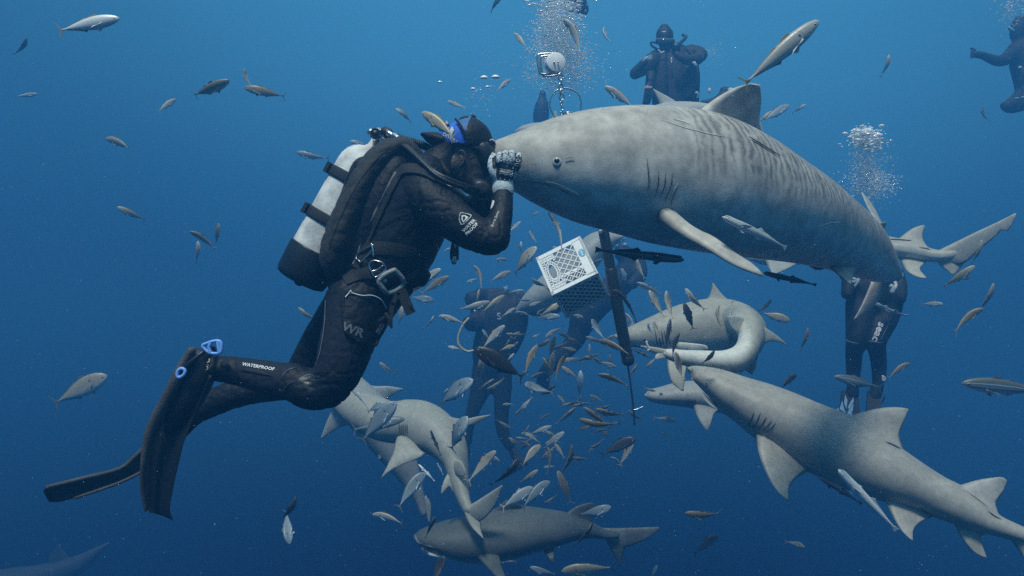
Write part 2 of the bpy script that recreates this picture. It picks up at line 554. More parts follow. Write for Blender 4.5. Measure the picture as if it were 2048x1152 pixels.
# fins
tg.fin([(1385, 232, 3.03), (1429, 198, 3.03), (1468, 176, 3.03), (1500, 167, 3.03)],
       [(1562, 318, 3.36), (1540, 292, 3.30), (1524, 255, 3.22), (1519, 234, 3.18), (1523, 204, 3.14), (1521, 170, 3.08)], .030, 1.5, -.05)
tg.fin([(1312, 436, 2.78), (1361, 470, 2.68), (1416, 501, 2.62), (1470, 533, 2.58), (1524, 553, 2.56)],
       [(1345, 418, 2.80), (1379, 447, 2.72), (1404, 462, 2.68), (1430, 474, 2.66), (1470, 504, 2.62), (1508, 529, 2.58), (1527, 549, 2.56)], .024, .9, .85, -.5)
tg.fin([(1647, 524, 3.80), (1675, 548, 3.72), (1700, 568, 3.68)], [(1712, 535, 3.95), (1708, 548, 3.85), (1702, 567, 3.68)], .018, .8, .3)
tg.fin([(1750, 452, 4.30), (1758, 446, 4.32), (1771, 444, 4.36)], [(1771, 485, 4.55), (1767, 470, 4.50), (1773, 447, 4.38)], .012, .6, .95)
# tail fin seen end-on, swept back away from the camera
tg.fin([(1776, 552, 4.95), (1768, 500, 5.10), (1752, 447, 5.25), (1735, 415, 5.40), (1722, 385, 5.50)],
       [(1797, 552, 5.00), (1786, 505, 5.15), (1768, 455, 5.35), (1744, 406, 5.50), (1724, 385, 5.52)], .022, .5, .7)
tg.fin([(1748, 546, 4.88), (1738, 575, 4.86), (1722, 612, 4.84), (1707, 640, 4.82)],
       [(1793, 553, 4.98), (1768, 585, 4.95), (1740, 622, 4.90), (1709, 641, 4.83)], .020, .5, .1)
# gill slits, mouth, crease behind the fin, scars
for a in ([(1293, 318), (1296, 345), (1297, 365), (1294, 381)], [(1316, 342), (1316, 362), (1313, 378), (1309, 392)],
          [(1330, 345), (1329, 365), (1325, 382), (1319, 395)], [(1343, 348), (1342, 366), (1336, 386), (1328, 402)]):
    tg.line(a, 2.1)
tg.line([(1297, 322), (1300, 345), (1300, 366)], 1.8, 2); tg.line([(1355, 366), (1347, 382), (1341, 398), (1338, 412)], 3.0, 2)
tg.line([(1357, 368), (1349, 384), (1343, 400), (1341, 412)], 1.2, 1)
tg.line([(1026, 361), (1055, 361), (1090, 366), (1115, 374), (1135, 384), (1161, 392)], 2.6)
tg.line([(1092, 362), (1115, 368), (1136, 378), (1158, 389)], 1.6, 2)
tg.line([(1130, 318), (1138, 316), (1148, 315)], .8)
tg.line([(1322, 240), (1372, 256), (1420, 268), (1455, 275)], 1.6, 2); tg.line([(1345, 238), (1368, 243), (1380, 249)], 2.4, 2)
tg.line([(1496, 275), (1515, 286), (1538, 300), (1558, 313)], 2.4)
tg.line([(1640, 452), (1658, 446), (1678, 444)], 1.6, 2)
M_tigpit = M_gill
for i in range(26):
    x = 1040 + random.random() * 45; y = 318 + random.random() * 28
    tg.line([(x, y), (x + .8, y)], .9, 1, per=2, taper=False)
R_tiger = tg.done(M_tiger, 'huge grey tiger shark with dark wavy bars, its snout held by the diver', 'sharks circling in the water')
tg.eye(1114, 324, .0155, R_tiger)

# ================================================================= lemon shark, lower right
M_lemon = shark_mat('lemon_skin', (.37, .355, .30), (.52, .53, .49), line=-.58, soft=.30, mott=.22)
lm = Shark([
    (1376, 735, 1377, 742, 4.25, .02), (1384, 732, 1385, 758, 4.25, .055), (1398, 732, 1396, 770, 4.24, .085), (1425, 735, 1416, 792, 4.22, .12), (1455, 742, 1440, 820, 4.20, .15),
    (1495, 755, 1472, 846, 4.18, .175), (1540, 768, 1510, 877, 4.15, .195), (1590, 786, 1552, 905, 4.12, .205), (1645, 809, 1600, 936, 4.08, .21), (1702, 831, 1655, 961, 4.03, .205),
    (1756, 862, 1712, 986, 3.97, .195), (1806, 898, 1771, 1004, 3.92, .18), (1849, 928, 1820, 1015, 3.88, .155), (1888, 953, 1862, 1032, 3.84, .13), (1925, 972, 1905, 1047, 3.80, .11),
    (1965, 1002, 1945, 1060, 3.76, .09), (2003, 1032, 1985, 1071, 3.72, .07), (2040, 1050, 2026, 1081, 3.68, .055), (2080, 1068, 2072, 1092, 3.64, .04), (2110, 1080, 2104, 1096, 3.6, .03)], roll=18, n=48, ys=1.19)
lm.fin([(1698, 832, 4.03), (1750, 818, 4.00), (1790, 814, 3.98), (1814, 817, 3.96)],
       [(1808, 903, 3.92), (1799, 875, 3.94), (1803, 855, 3.95), (1810, 838, 3.95), (1817, 819, 3.96)], .026, 1.5, -.3)
lm.fin([(1915, 972, 3.80), (1955, 960, 3.79), (2000, 954, 3.77), (2011, 958, 3.77)],
       [(2003, 1040, 3.72), (1992, 1010, 3.74), (1998, 996, 3.75), (2008, 980, 3.76), (2014, 962, 3.77)], .022, 1.5, -.45)
lm.fin([(1513, 868, 4.02), (1517, 904, 3.93), (1531, 943, 3.86), (1551, 979, 3.80), (1574, 1001, 3.77)],
       [(1618, 938, 4.00), (1612, 944, 3.95), (1590, 959, 3.88), (1578, 977, 3.82), (1577, 1001, 3.77)], .024, 1.1, -.2, -.6)
lm.fin([(1768, 996, 3.85), (1786, 1034, 3.78), (1802, 1061, 3.74), (1823, 1081, 3.71)],
       [(1868, 1030, 3.82), (1858, 1037, 3.80), (1838, 1047, 3.77), (1827, 1061, 3.74), (1826, 1081, 3.71)], .018, 1.0, -.4, -.6)
lm.fin([(1905, 1042, 3.80), (1924, 1077, 3.76), (1947, 1104, 3.73), (1971, 1116, 3.71)],
       [(1986, 1064, 3.74), (1962, 1073, 3.74), (1966, 1092, 3.73), (1974, 1115, 3.71)], .016, 1.0, .3)
lm.fin([(2060, 1062, 3.66), (2130, 1040, 3.55), (2220, 1010, 3.40), (2290, 985, 3.30)],
       [(2100, 1094, 3.62), (2150, 1085, 3.52), (2220, 1050, 3.42), (2292, 990, 3.30)], .02, .5, .8)
lm.fin([(2022, 1080, 3.68), (2042, 1108, 3.66), (2062, 1140, 3.62)], [(2104, 1092, 3.60), (2080, 1110, 3.61), (2065, 1140, 3.62)], .018, .5, -.2)
for a in ([(1509, 822), (1503, 838), (1494, 854)], [(1522, 824), (1514, 843), (1505, 859)], [(1534, 832), (1524, 849), (1514, 863)],
          [(1544, 840), (1534, 853), (1523, 864)], [(1552, 844), (1543, 856), (1532, 866)]):
    lm.line(a, 2.0)
lm.line([(1403, 781), (1414, 794), (1425, 804), (1437, 812)], 1.8); lm.line([(1403, 785), (1411, 798), (1422, 809), (1435, 818)], 4.2, 2)
lm.line([(1376, 741), (1381, 751), (1387, 762)], 1.6, 2)
for a in ([(1600, 863), (1615, 876), (1633, 888)], [(1612, 862), (1625, 876), (1636, 890)], [(1655, 870), (1668, 880), (1682, 889)], [(1632, 846), (1640, 852), (1648, 852)],
          [(1636, 854), (1641, 848)], [(1771, 918), (1782, 924)]):
    lm.line(a, 1.2, 2)
lm.line([(1770, 884), (1785, 890), (1802, 899)], 1.8); lm.line([(1838, 1012), (1850, 1022), (1868, 1031)], 1.8); lm.line([(1975, 1022), (1988, 1032), (2003, 1040)], 1.5)
lm.line([(1562, 898), (1578, 916), (1598, 932), (1616, 944)], 1.5)
R = lm.done(M_lemon, 'pale brown lemon shark crossing the lower right corner, nose to the left', 'sharks circling in the water')
lm.eye(1414, 768, .012, R)

# ================================================================= shark curled into a ring, right of centre
M_pale = shark_mat('pale_skin', (.38, .37, .30), (.66, .66, .58), line=-.35, soft=.3, mott=.1)
cu = Shark([
    (1232, 669, 1233, 678, 6.2, .03), (1240, 664, 1240, 685, 6.2, .07), (1262, 652, 1260, 692, 6.2, .11), (1296, 636, 1290, 698, 6.2, .15), (1333, 619, 1328, 704, 6.2, .18),
    (1371, 606, 1366, 709, 6.22, .20), (1409, 598, 1404, 708, 6.22, .20), (1445, 597, 1440, 706, 6.23, .20), (1474, 602, 1461, 700, 6.21, .20), (1497, 613, 1469, 684, 6.11, .19), (1514, 628, 1472, 668, 5.95, .17),
    (1523, 640, 1474, 669, 5.82, .155), (1530, 664, 1477, 680, 5.66, .14), (1524, 692, 1472, 692, 5.52, .125), (1503, 728, 1458, 700, 5.40, .12),
    (1470, 747, 1440, 702, 5.30, .10), (1420, 741, 1412, 701, 5.24, .08), (1375, 733, 1373, 700, 5.20, .055), (1345, 723, 1342, 698, 5.18, .035), (1325, 713, 1323, 698, 5.17, .022)], roll=0, n=44)
for v in cu.bm.verts:
    if v.co.y < 5.65:
        k = min(1, (5.65 - v.co.y) / .45); v[cu.lb] = v[cu.lb] * (1 - k * .5) - .5 * k
cu.fin([(1406, 606, 6.22), (1418, 592, 6.22), (1423, 578, 6.22), (1425, 566, 6.22)], [(1478, 612, 6.15), (1462, 603, 6.18), (1444, 588, 6.2), (1427, 566, 6.22)], .022, 1.0, .95)
cu.fin([(1334, 700, 6.05), (1335, 735, 5.95), (1343, 764, 5.9), (1364, 782, 5.88)], [(1380, 708, 6.05), (1374, 735, 5.95), (1370, 756, 5.9), (1367, 782, 5.88)], .02, .8, .5)
cu.fin([(1358, 684, 6.0), (1380, 686, 5.9), (1405, 689, 5.82), (1414, 692, 5.8)], [(1356, 700, 6.0), (1380, 702, 5.9), (1400, 702, 5.84), (1416, 698, 5.8)], .016, .3, -.5)
cu.fin([(1345, 702, 5.18), (1325, 697, 5.16), (1302, 693, 5.14), (1281, 691, 5.12)], [(1345, 720, 5.18), (1325, 712, 5.16), (1302, 704, 5.14), (1281, 693, 5.12)], .018, .5, -.2)
cu.fin([(1325, 700, 5.16), (1315, 706, 5.15), (1310, 714, 5.14), (1312, 719, 5.14)], [(1350, 712, 5.18), (1338, 714, 5.17), (1326, 717, 5.15), (1314, 720, 5.14)], .014, .5, -.4)
cu.fin([(1525, 652, 5.80), (1545, 664, 5.84), (1560, 676, 5.88), (1576, 691, 5.92)], [(1522, 692, 5.6), (1540, 683, 5.75), (1558, 684, 5.85), (1575, 692, 5.92)], .018, .6, .2)
cu.fin([(1500, 640, 5.75), (1485, 634, 5.62), (1468, 631, 5.55), (1453, 633, 5.52)], [(1496, 672, 5.70), (1478, 668, 5.60), (1463, 655, 5.55), (1454, 636, 5.52)], .018, .6, -.3)
cu.fin([(1480, 715, 5.35), (1479, 728, 5.32), (1477, 740, 5.3), (1472, 748, 5.3)], [(1446, 715, 5.3), (1455, 728, 5.3), (1463, 740, 5.3), (1470, 748, 5.3)], .014, .6, -.2)
cu.fin([(1500, 700, 5.55), (1512, 720, 5.6), (1512, 735, 5.65), (1505, 748, 5.68)], [(1474, 712, 5.55), (1484, 728, 5.6), (1490, 740, 5.65), (1503, 749, 5.68)], .014, .6, .1)
for k in range(5):
    x = 1310 + k * 6.2
    cu.line([(x, 660), (x + 2, 672), (x + 4, 684), (x + 5.5, 692)], 1.8)
cu.line([(1262, 692), (1275, 692), (1290, 695)], 1.2)
cu.line([(1361, 683), (1372, 687), (1384, 689)], 2.0, 2)
R = cu.done(M_pale, 'pale shark curled into a ring with its white tail in front of its flank', 'sharks circling in the water')
cu.eye(1290, 681, .012, R, white=False)

# shark behind the lemon shark's nose, only its head shows
M_far = shark_mat('far_shark_skin', (.36, .37, .33), (.52, .55, .52), line=-.5, soft=.35, mott=.08)
s = Shark([(1291, 788, 1291, 794, 7.2, .03), (1300, 780, 1299, 802, 7.2, .09), (1325, 773, 1322, 808, 7.2, .14), (1360, 764, 1355, 812, 7.2, .18), (1400, 762, 1393, 818, 7.2, .2), (1450, 770, 1440, 826, 7.2, .2), (1520, 800, 1512, 850, 7.25, .17), (1600, 850, 1596, 880, 7.3, .1), (1660, 885, 1658, 897, 7.35, .05)], n=32)
s.fin([(1385, 806, 7.05), (1392, 830, 7.0), (1402, 848, 6.95), (1414, 862, 6.9)], [(1442, 818, 7.05), (1430, 826, 7.0), (1424, 842, 6.95), (1416, 862, 6.9)], .02, .5, .3)
s.fin([(1660, 886, 7.35), (1690, 872, 7.35), (1715, 862, 7.35)], [(1662, 897, 7.35), (1690, 895, 7.35), (1717, 863, 7.35)], .02, .5, .3)
for k in range(5): s.line([(1372 + k * 4.5, 797), (1373 + k * 4.5, 810)], 1.4)
R = s.done(M_far, 'hazy shark head poking out behind the nose of the lemon shark', 'sharks circling in the water'); s.eye(1322, 788, .014, R, white=False)

# pale shark with its tail hanging down, left of the fish cloud
M_tail = shark_mat('hanging_shark_skin', (.37, .365, .30), (.50, .52, .46), line=-.7, soft=.3, mott=.1)
e1 = Shark([(664, 790, 668, 800, 6.1, .03), (682, 780, 686, 826, 6.05, .09), (714, 782, 714, 856, 5.95, .13), (748, 790, 744, 874, 5.87, .16), (780, 803, 775, 884, 5.8, .17), (815, 799, 806, 888, 5.75, .19), (851, 803, 832, 894, 5.7, .19), (882, 820, 853, 906, 5.62, .18),
            (908, 845, 868, 914, 5.56, .165), (926, 876, 880, 925, 5.5, .145), (934, 914, 890, 938, 5.44, .12), (937, 945, 896, 955, 5.38, .10), (938, 975, 903, 975, 5.32, .08), (941, 1000, 914, 1000, 5.26, .06), (948, 1024, 926, 1022, 5.2, .045)], roll=35, n=40, ys=1.1)
e1.fin([(792, 878, 5.55), (784, 908, 5.45), (774, 932, 5.4), (762, 956, 5.36)], [(826, 880, 5.55), (842, 900, 5.45), (852, 908, 5.42), (838, 917, 5.41), (805, 929, 5.40), (782, 940, 5.38), (763, 957, 5.36)], .022, .8, .8)
e1.fin([(890, 832, 5.6), (925, 838, 5.65), (955, 833, 5.7), (982, 829, 5.75)], [(912, 862, 5.55), (930, 853, 5.62), (955, 846, 5.7), (982, 831, 5.75)], .02, .6, .8)
e1.fin([(896, 945, 5.35), (889, 958, 5.32), (884, 972, 5.3), (882, 987, 5.28)], [(906, 985, 5.3), (900, 973, 5.3), (892, 978, 5.29), (884, 987, 5.28)], .014, .6, .2)
e1.fin([(912, 918, 5.28), (922, 922, 5.24), (928, 932, 5.22), (932, 945, 5.2)], [(912, 950, 5.28), (920, 952, 5.24), (926, 953, 5.22), (932, 948, 5.2)], .014, .5, .7)
e1.fin([(932, 1014, 5.2), (955, 1001, 5.15), (980, 985, 5.1), (1004, 970, 5.05)], [(946, 1045, 5.2), (965, 1040, 5.15), (990, 1012, 5.1), (1005, 972, 5.05)], .02, .6, .8)
e1.fin([(926, 1015, 5.2), (932, 1035, 5.17), (944, 1056, 5.14), (967, 1078, 5.1)], [(958, 1030, 5.2), (961, 1045, 5.17), (962, 1060, 5.14), (968, 1078, 5.1)], .018, .6, .6)
for k in range(5): e1.line([(799 + k * 4, 847 + (k % 2)), (798.5 + k * 4, 858), (801 + k * 3.6, 868)], 1.7)
R = e1.done(M_tail, 'sandy grey shark bent downwards with its long tail hanging to the bottom', 'sharks circling in the water')

# shark seen from above behind the diver's knee
e2 = Shark([(642, 738, 650, 732, 6.5, .03), (640, 756, 668, 728, 6.5, .07), (648, 785, 700, 738, 6.5, .12), (668, 818, 735, 765, 6.45, .16), (700, 852, 770, 800, 6.4, .17), (738, 895, 800, 850, 6.4, .15), (775, 935, 825, 900, 6.4, .12),
            (805, 970, 840, 945, 6.4, .08), (828, 1000, 848, 985, 6.4, .05), (842, 1030, 854, 1022, 6.4, .03)], roll=90, n=36, ys=1.18)
e2.fin([(672, 805, 6.5), (660, 828, 6.5), (650, 852, 6.5), (641, 878, 6.5)], [(725, 850, 6.5), (705, 848, 6.5), (675, 857, 6.5), (643, 878, 6.5)], .03, .4, .8)
e2.fin([(715, 748, 6.5), (740, 770, 6.5), (775, 772, 6.5), (806, 777, 6.5)], [(775, 818, 6.5), (772, 802, 6.5), (788, 788, 6.5), (806, 779, 6.5)], .03, .4, .8)
e2.fin([(760, 868, 6.3), (758, 890, 6.3), (757, 905, 6.3), (757, 920, 6.3)], [(792, 890, 6.3), (786, 904, 6.3), (772, 909, 6.3), (759, 920, 6.3)], .02, .4, .6)
e2.fin([(840, 1010, 6.4), (850, 1025, 6.4), (858, 1045, 6.4)], [(852, 990, 6.4), (862, 1010, 6.4), (860, 1045, 6.4)], .015, .4, .6)
R = e2.done(M_far, 'hazy pale shark seen from above with spread fins, behind the diver\'s knee', 'sharks circling in the water')

# dark shark with an open white mouth at the bottom
M_dark = shark_mat('dark_shark_skin', (.10, .115, .105), (.55, .56, .52), line=-.66, soft=.22, mott=.15)
f1 = Shark([(831, 1068, 834, 1082, 5.0, .04), (838, 1062, 841, 1088, 5.0, .08), (855, 1055, 858, 1093, 5.0, .12), (882, 1046, 884, 1108, 5.0, .16), (928, 1035, 930, 1121, 5.0, .20), (991, 1021, 985, 1120, 5.0, .22), (1046, 1015, 1042, 1106, 5.05, .22),
            (1101, 1021, 1098, 1090, 5.1, .19), (1140, 1028, 1136, 1078, 5.15, .155), (1180, 1042, 1178, 1074, 5.2, .11), (1205, 1056, 1203, 1076, 5.22, .08), (1232, 1062, 1230, 1076, 5.24, .05)], roll=0, n=40, ys=1.2)
f1.fin([(1128, 1030, 5.15), (1150, 1014, 5.15), (1168, 1008, 5.15), (1183, 1005, 5.15)], [(1190, 1050, 5.2), (1185, 1035, 5.18), (1188, 1020, 5.16), (1188, 1008, 5.15)], .02, .8, .0)
f1.fin([(1200, 1056, 5.22), (1237, 1056, 5.24), (1280, 1055, 5.26), (1318, 1054, 5.28)], [(1215, 1082, 5.22), (1248, 1094, 5.24), (1290, 1079, 5.26), (1318, 1060, 5.28)], .02, .5, -.6)
f1.fin([(1208, 1074, 5.22), (1218, 1092, 5.22), (1228, 1110, 5.22), (1238, 1131, 5.22)], [(1252, 1090, 5.24), (1248, 1100, 5.23), (1244, 1114, 5.22), (1241, 1131, 5.22)], .018, .5, -.2)
f1.fin([(955, 1115, 4.8), (975, 1136, 4.7), (995, 1156, 4.6), (1012, 1170, 4.5)], [(1000, 1112, 4.8), (1005, 1135, 4.7), (1012, 1155, 4.6), (1018, 1170, 4.5)], .02, .7, .5)
f1.fin([(1075, 1090, 5.0), (1088, 1104, 4.95), (1098, 1118, 4.9), (1105, 1128, 4.9)], [(1112, 1082, 5.0), (1108, 1100, 4.95), (1108, 1115, 4.9), (1107, 1128, 4.9)], .016, .5, .5)
f1.fin([(985, 1025, 5.0), (1000, 1010, 5.0), (1012, 1000, 5.0)], [(1050, 1018, 5.05), (1035, 1008, 5.0), (1015, 1000, 5.0)], .02, .7, .95)
# open jaw
b2 = B(); tube(b2, [(884, 1104, 5.96, 9, .12), (868, 1103, 5.94, 6, .10), (853, 1101, 5.92, 4.5, .07), (847, 1099, 5.90, 3, .035)], n=18)
for v in b2.verts: pass
me_ = bpy.data.meshes.new('j'); b2.to_mesh(me_); b2.free()
nv0 = len(f1.bm.verts); f1.bm.from_mesh(me_); f1.bm.verts.ensure_lookup_table()
for v in f1.bm.verts[nv0:]: v[f1.lb] = -1
f1.line([(836, 1086), (846, 1091), (862, 1096), (880, 1100), (893, 1107)], 4.5, 1)
f1.line([(832, 1070), (833, 1079), (842, 1088), (857, 1092), (866, 1094)], 4, 2)
R = f1.done(M_dark, 'dark grey shark near the bottom edge with a pale open mouth', 'sharks circling in the water')
f1.eye(886, 1089, .010, R)

# shark on the right whose rear half shows beyond the diver's legs
g1 = Shark([(1560, 470, 1560, 478, 6.2, .03), (1590, 455, 1590, 500, 6.2, .12), (1650, 455, 1650, 520, 6.1, .18), (1720, 462, 1720, 525, 6.0, .18), (1775, 472, 1778, 520, 5.9, .15), (1800, 477, 1800, 518, 5.85, .13), (1830, 484, 1830, 521, 5.8, .105),
            (1855, 494, 1853, 523, 5.76, .08), (1878, 500, 1874, 524, 5.72, .06), (1900, 498, 1900, 520, 5.7, .045), (1925, 490, 1925, 508, 5.68, .03)], n=36, roll=-12)
g1.fin([(1793, 480, 5.85), (1821, 459, 5.85), (1838, 452, 5.85), (1847, 450, 5.84)], [(1863, 500, 5.75), (1850, 486, 5.8), (1845, 470, 5.82), (1850, 452, 5.84)], .02, .9, .8)
g1.fin([(1798, 514, 5.8), (1812, 542, 5.7), (1832, 554, 5.65), (1852, 557, 5.62)], [(1858, 520, 5.75), (1848, 528, 5.72), (1840, 538, 5.68), (1854, 556, 5.62)], .018, .6, .9)
g1.fin([(1872, 503, 5.72), (1917, 481, 5.66), (1956, 462, 5.6), (1995, 444, 5.55), (2031, 426, 5.5)], [(1880, 524, 5.72), (1925, 528, 5.66), (1960, 498, 5.6), (1990, 474, 5.56), (2004, 459, 5.54), (2018, 460, 5.52), (2033, 427, 5.5)], .02, .5, .0)
g1.fin([(1872, 520, 5.72), (1885, 535, 5.7), (1904, 549, 5.68)], [(1935, 515, 5.68), (1925, 530, 5.68), (1908, 549, 5.68)], .016, .5, .5)
g1.line([(1776, 479), (1800, 480), (1822, 482)], 1.6); g1.line([(1838, 495), (1850, 497), (1862, 500)], 1.2)
R = g1.done(M_pale, 'pale shark on the right with its tail fin raised towards the edge', 'sharks circling in the water')

# faint sharks far behind
def faint(st, fins, label, n=28, roll=0, m=None):
    s = Shark(st, n=n, roll=roll, per=5)
    for a, b_ in fins: s.fin(a, b_, .02, .5, .5, rows=10, cols=8)
    return s.done(m or M_far, label, 'sharks circling in the water')
faint([(1240, 470, 1246, 476, 8.2, .04), (1215, 462, 1232, 490, 8.2, .12), (1180, 468, 1205, 520, 8.2, .2), (1135, 505, 1170, 570, 8.2, .24), (1090, 545, 1125, 610, 8.2, .22), (1055, 582, 1078, 620, 8.2, .14), (1035, 612, 1044, 628, 8.3, .06)],
      [([(1140, 505, 8.2), (1120, 495, 8.2), (1108, 492, 8.2)], [(1105, 540, 8.2), (1105, 515, 8.2), (1106, 493, 8.2)])], 'hazy shark passing behind the white milk crate')
faint([(1030, 262, 1032, 268, 8.4, .04), (1045, 252, 1047, 276, 8.4, .12), (1075, 246, 1078, 285, 8.4, .18), (1120, 248, 1120, 290, 8.4, .2), (1180, 260, 1180, 290, 8.4, .15), (1240, 275, 1240, 285, 8.4, .06)],
      [([(1098, 252, 8.4), (1104, 236, 8.4), (1110, 222, 8.4)], [(1128, 254, 8.4), (1120, 238, 8.4), (1112, 222, 8.4)])], 'faint shark back and fin behind the wire hoop')
faint([(1460, 222, 1460, 226, 6.4, .03), (1430, 212, 1430, 236, 6.4, .12), (1380, 205, 1380, 250, 6.4, .16), (1330, 206, 1330, 250, 6.4, .15), (1290, 218, 1290, 246, 6.4, .09), (1255, 228, 1255, 240, 6.4, .05)],
      [([(1320, 210, 6.4), (1312, 192, 6.4), (1306, 178, 6.4)], [(1362, 212, 6.4), (1345, 198, 6.4), (1308, 178, 6.4)])], 'hazy shark fin and back above the striped shark\'s back', m=M_far)
faint([(1500, 515, 1500, 520, 7.4, .03), (1530, 508, 1530, 530, 7.4, .12), (1580, 500, 1580, 530, 7.4, .16), (1640, 500, 1640, 525, 7.4, .12), (1690, 505, 1690, 515, 7.4, .06)],
      [([(1528, 515, 7.3), (1535, 532, 7.2), (1545, 548, 7.1)], [(1605, 518, 7.3), (1590, 532, 7.2), (1548, 549, 7.1)])], 'far shark hidden behind the striped shark, one pale fin below its belly')
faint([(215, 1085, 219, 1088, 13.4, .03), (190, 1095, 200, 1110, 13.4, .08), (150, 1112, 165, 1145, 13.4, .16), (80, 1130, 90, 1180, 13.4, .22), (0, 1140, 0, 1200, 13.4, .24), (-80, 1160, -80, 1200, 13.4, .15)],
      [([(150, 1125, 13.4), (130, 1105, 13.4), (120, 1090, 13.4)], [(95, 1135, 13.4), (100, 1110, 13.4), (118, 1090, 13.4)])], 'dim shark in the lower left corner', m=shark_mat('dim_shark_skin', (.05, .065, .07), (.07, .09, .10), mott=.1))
# ================================================================= main diver
M_suit = mat('black_drysuit', (.0030, .0060, .0105), .6, spec=.3, var=.45, scale=18, bump=.6, bscale=38)
M_suit2 = mat('charcoal_panel', (.010, .014, .023), .75, spec=.25, var=.2, scale=60, bump=.25, bscale=60)
M_rub = mat('black_rubber', (.006, .008, .012), .42, var=.3, scale=40, bump=.15)
M_wing = mat('charcoal_nylon', (.024, .024, .021), .8, var=.35, scale=18, bump=.35, bscale=50)
M_web = mat('black_webbing', (.005, .007, .010), .7, var=.3, scale=200, bump=.4, bscale=400)
M_skin = mat('dark_skin', (.075, .060, .050), .5, var=.35, scale=22, bump=.25, bscale=150)
M_white = mat('white_print', (.62, .63, .62), .6, var=.1)
M_grey = mat('grey_print', (.11, .12, .13), .6, var=.1)
M_steel = mat('steel', (.55, .56, .55), .28, metal=1, var=.15)
M_lead = mat('dull_buckle', (.30, .34, .33), .55, metal=.3, var=.45, scale=60, bump=.4)
M_alu = mat('worn_aluminium', (.74, .74, .70), .6, metal=.0, var=.45, scale=16, bump=.3, bscale=40, c2=(.42, .43, .41))
M_blue = mat('royal_blue_fabric', (.018, .14, .64), .65, var=.15)
M_blue2 = mat('faded_blue_fabric', (.03, .13, .33), .65, var=.2)
M_buck = mat('pale_blue_plastic', (.20, .42, .90), .4, var=.1)
M_glove = mat('white_knit', (.52, .60, .62), .85, var=.2, scale=90, bump=.5, bscale=260)
M_pad = mat('black_glove_pad', (.012, .013, .015), .5, var=.3, scale=80)
M_glass = mat('mask_glass', (.03, .045, .055), .08, var=.1, spec=.8)
DV = empty('person', P(760, 560, 2.75), 'diver in a black drysuit and blue cap, gripping the big shark\'s snout', 'person', 'divers')

b = B()
tube(b, [(700, 625, 2.77, 58, .125), (728, 600, 2.77, 66, .145), (752, 560, 2.77, 74, .15), (785, 505, 2.77, 80, .155), (812, 445, 2.77, 84, .17), (838, 395, 2.77, 76, .19), (858, 352, 2.77, 52, .17)], 28, mi=0)
tube(b, [(852, 362, 2.77, 42, .12), (878, 338, 2.77, 36, .08), (905, 330, 2.77, 36, .07), (925, 325, 2.77, 36, .07)], 20)
# near leg
tube(b, [(712, 600, 2.70, 62, .11), (703, 650, 2.67, 57, .10), (690, 700, 2.65, 54, .092), (672, 750, 2.64, 48, .08), (652, 776, 2.64, 44, .072)], 24)
tube(b, [(655, 774, 2.64, 46, .07), (620, 778, 2.64, 42, .066), (585, 764, 2.65, 38, .062), (540, 757, 2.66, 35, .058), (490, 745, 2.68, 30, .052), (445, 738, 2.70, 27, .045), (420, 736, 2.70, 27, .045), (400, 745, 2.70, 28, .045), (378, 778, 2.70, 26, .05), (360, 810, 2.70, 20, .05)], 22)
# far leg
tube(b, [(712, 600, 2.88, 58, .10), (668, 655, 2.93, 48, .09), (637, 700, 2.97, 42, .08), (612, 745, 3.0, 40, .075)], 20)
tube(b, [(612, 748, 3.0, 38, .07), (570, 768, 3.02, 32, .065), (520, 778, 3.03, 28, .06), (470, 788, 3.04, 29, .055), (425, 806, 3.05, 28, .05), (392, 822, 3.05, 26, .045), (355, 850, 3.05, 22, .045)], 20)
# near arm
tube(b, [(838, 372, 2.66, 46, .085), (868, 402, 2.60, 44, .078), (902, 436, 2.57, 42, .07), (940, 462, 2.55, 38, .062), (972, 476, 2.54, 35, .056), (990, 480, 2.54, 31, .052)], 22)
tube(b, [(988, 480, 2.54, 32, .052), (994, 458, 2.55, 28, .048), (1001, 430, 2.57, 25, .042), (1005, 404, 2.60, 22, .037), (1007, 384, 2.62, 19, .032), (1007, 374, 2.63, 18, .03)], 20)
# far arm
tube(b, [(868, 392, 2.88, 44, .08), (905, 420, 2.93, 42, .07), (938, 430, 2.96, 34, .06), (955, 420, 2.96, 30, .05), (966, 395, 2.94, 26, .045), (976, 368, 2.93, 21, .04)], 20)
# head: skull, jaw, chin, nose, ear
tube(b, [(934, 246, 2.77, 18, .04), (932, 262, 2.77, 42, .068), (931, 285, 2.77, 50, .078), (933, 310, 2.77, 47, .076), (937, 335, 2.77, 41, .070), (943, 358, 2.77, 33, .058), (950, 378, 2.77, 22, .042), (953, 386, 2.77, 12, .03)], 24)
tube(b, [(968, 300, 2.77, 7, .010), (976, 318, 2.77, 8, .014), (982, 332, 2.77, 9, .018), (979, 340, 2.77, 7, .014)], 12)
tube(b, [(960, 352, 2.77, 18, .03), (972, 356, 2.77, 8, .02)], 12)
b = crease(fuse(b, .0058, 5), .0022, 16, ((985, 470, 60, 1.6), (650, 780, 90, 1.8), (740, 590, 90, 1.3), (860, 400, 70, .8), (430, 740, 50, 1)))
headm = [(884, 296), (880, 318), (890, 342), (905, 372), (928, 392), (965, 395), (992, 350), (992, 290), (960, 286), (915, 292)]
for f in b.faces: f.material_index = 0
paint(b, headm, 1)
TB = bvh_of(b)
# charcoal panels and seams on the suit
paint(b, [(655, 590), (700, 590), (690, 640), (700, 700), (702, 742), (625, 745), (636, 690), (652, 630)], 2)
paint(b, [(560, 722), (488, 718), (470, 735), (486, 768), (530, 800), (560, 802), (580, 735)], 2)
paint(b, [(772, 392), (800, 350), (836, 350), (838, 395), (832, 445), (790, 470), (760, 500), (745, 490)], 2)
body = obj('body', b, [M_suit, M_skin, M_suit2], DV)

def part(name, build, mats, parent=DV):
    b = B(); build(b); return obj(name, b, mats, parent)

